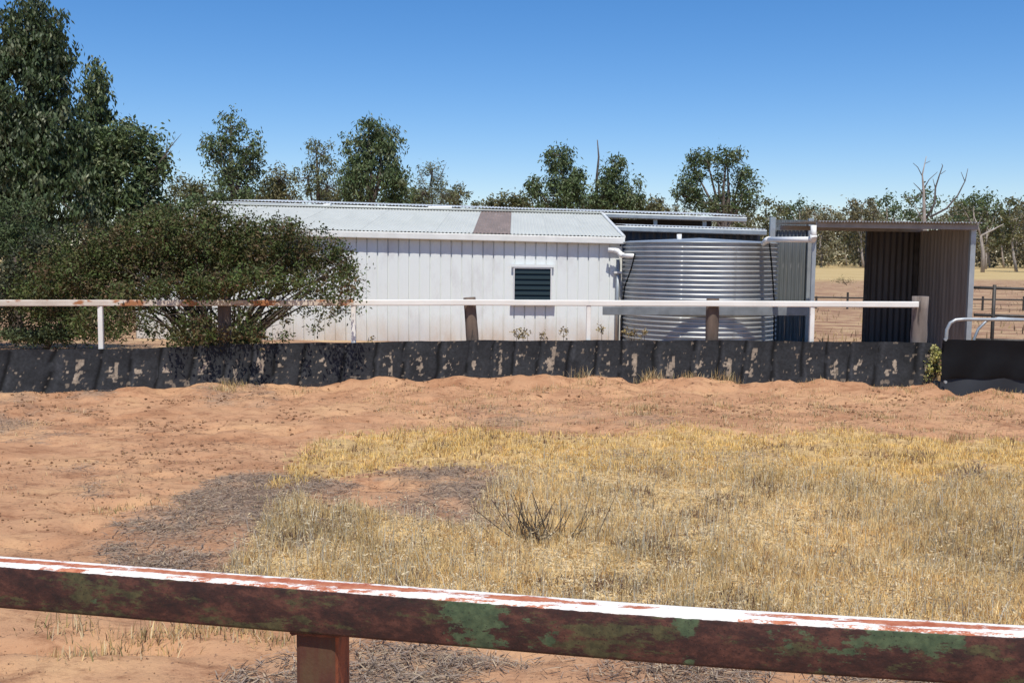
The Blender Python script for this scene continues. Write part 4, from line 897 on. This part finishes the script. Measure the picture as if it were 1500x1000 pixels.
x = np.concatenate(tx); y = np.concatenate(ty); h = np.concatenate(th); k = y < fence_y(x) - .14; k |= x > FX[-1]; x, y, h = x[k], y[k], h[k]
blades('grass_tufts', x, y, h, rs.uniform(.003, .007, len(x)), .75, pal([(.72,.54,.28), (.60,.44,.2), (.8,.66,.4), (.30,.28,.12), (.24,.15,.09)], [3,3,2,1,1.2], len(x), rs), rs, 'sparse dry tufts along the sand bank below the belting')
# weeds standing behind the belting
pts = []; rr = random.Random(15)
e = empty('dry_weeds', (at(810, 490, 13.9).x, 13.9, 0), 'dry seedy weeds peeping over the belting in front of the window', 'weeds')
mb = MB(); cs = []
for px_, tp in ((757,484),(765,486),(772,485),(797,488),(826,482),(881,477),(920,480),(930,487),(944,484),(540,494)):
    Y = 13.75; p = at(px_, tp, Y); b0 = Vector((p.x + rr.uniform(-.05, .05), Y, 0)); mb.tube([b0, (b0+p)/2 + Vector((rr.uniform(-.03,.03), 0, 0)), p], [.008, .006, .003], 4)
    for j in range(5): cs.append(list(p + Vector((rr.uniform(-.05,.05), rr.uniform(-.04,.04), rr.uniform(-.10,.02)))))
mb.build('stems', M['stem'], e)
V, Fc, cl = leaf_arrays(np.array(cs), np.full(len(cs), .03), 12, .03, .010, .1, [(.30,.22,.09), (.16,.11,.06), (.40,.32,.15)], [2,2,1], rs); np_mesh('seed_heads', V, Fc, cl, M['bushleaf'], e)
# yellow weed in the gap between belting and gate
p = at(1371, 560, 12.95); e = empty('yellow_weed', (p.x, 12.95, 0), 'yellow-green weed growing in the gap between belting and rubber gate', 'plant')
mb = MB(); cs = []
for k in range(10):
    t2 = at(1371 + rr.uniform(-9, 8), rr.uniform(505, 560), 12.95 + rr.uniform(-.1, .1)); mb.tube([Vector((p.x, 12.95, 0)), t2], [.006, .003], 4)
    for j in range(5): cs.append(list(t2 + Vector((rr.uniform(-.04,.04), rr.uniform(-.04,.04), rr.uniform(-.12,.02)))))
mb.build('stems', M['stem'], e)
cs = np.array(cs); cs[:, 2] = np.maximum(cs[:, 2], .04)
V, Fc, cl = leaf_arrays(cs, np.full(len(cs), .05), 16, .04, .012, .1, [(.42,.38,.10), (.25,.27,.08), (.5,.45,.2)], [2,2,1], rs); np_mesh('leaves', V, Fc, cl, M['bushleaf'], e)
# dark twiggy clump in the grass
g0 = ground_at(785, 790); e = empty('dead_twig_clump', (g0.x, g0.y, 0), 'dark dead twiggy weed standing in the middle of the tall grass', 'weed')
mb = MB()
for k in range(46):
    b0 = Vector((g0.x + rr.gauss(0, .07), g0.y + rr.gauss(0, .05), -.01)); tt = b0 + Vector((rr.gauss(0, .09), rr.gauss(0, .05), rr.uniform(.08, .30)))
    mb.tube([b0, (b0+tt)/2 + Vector((rr.gauss(0, .012), 0, 0)), tt], [.0042, .003, .0015], 4)
for k in range(9):
    b0 = Vector((g0.x + .12 + rr.uniform(0, .25), g0.y, 0)); tt = b0 + Vector((rr.uniform(.0, .12), rr.gauss(0, .04), rr.uniform(.15, .3))); mb.tube([b0, tt], [.003, .0015], 4)
mb.build('twigs', M['stem'], e)
import os
if os.environ.get('TRIS'): print('blades', nt_, 'tris', sum(len(o.data.polygons) * (1 if 'grass' in o.name else 2) for o in bpy.data.objects if o.type == 'MESH'))
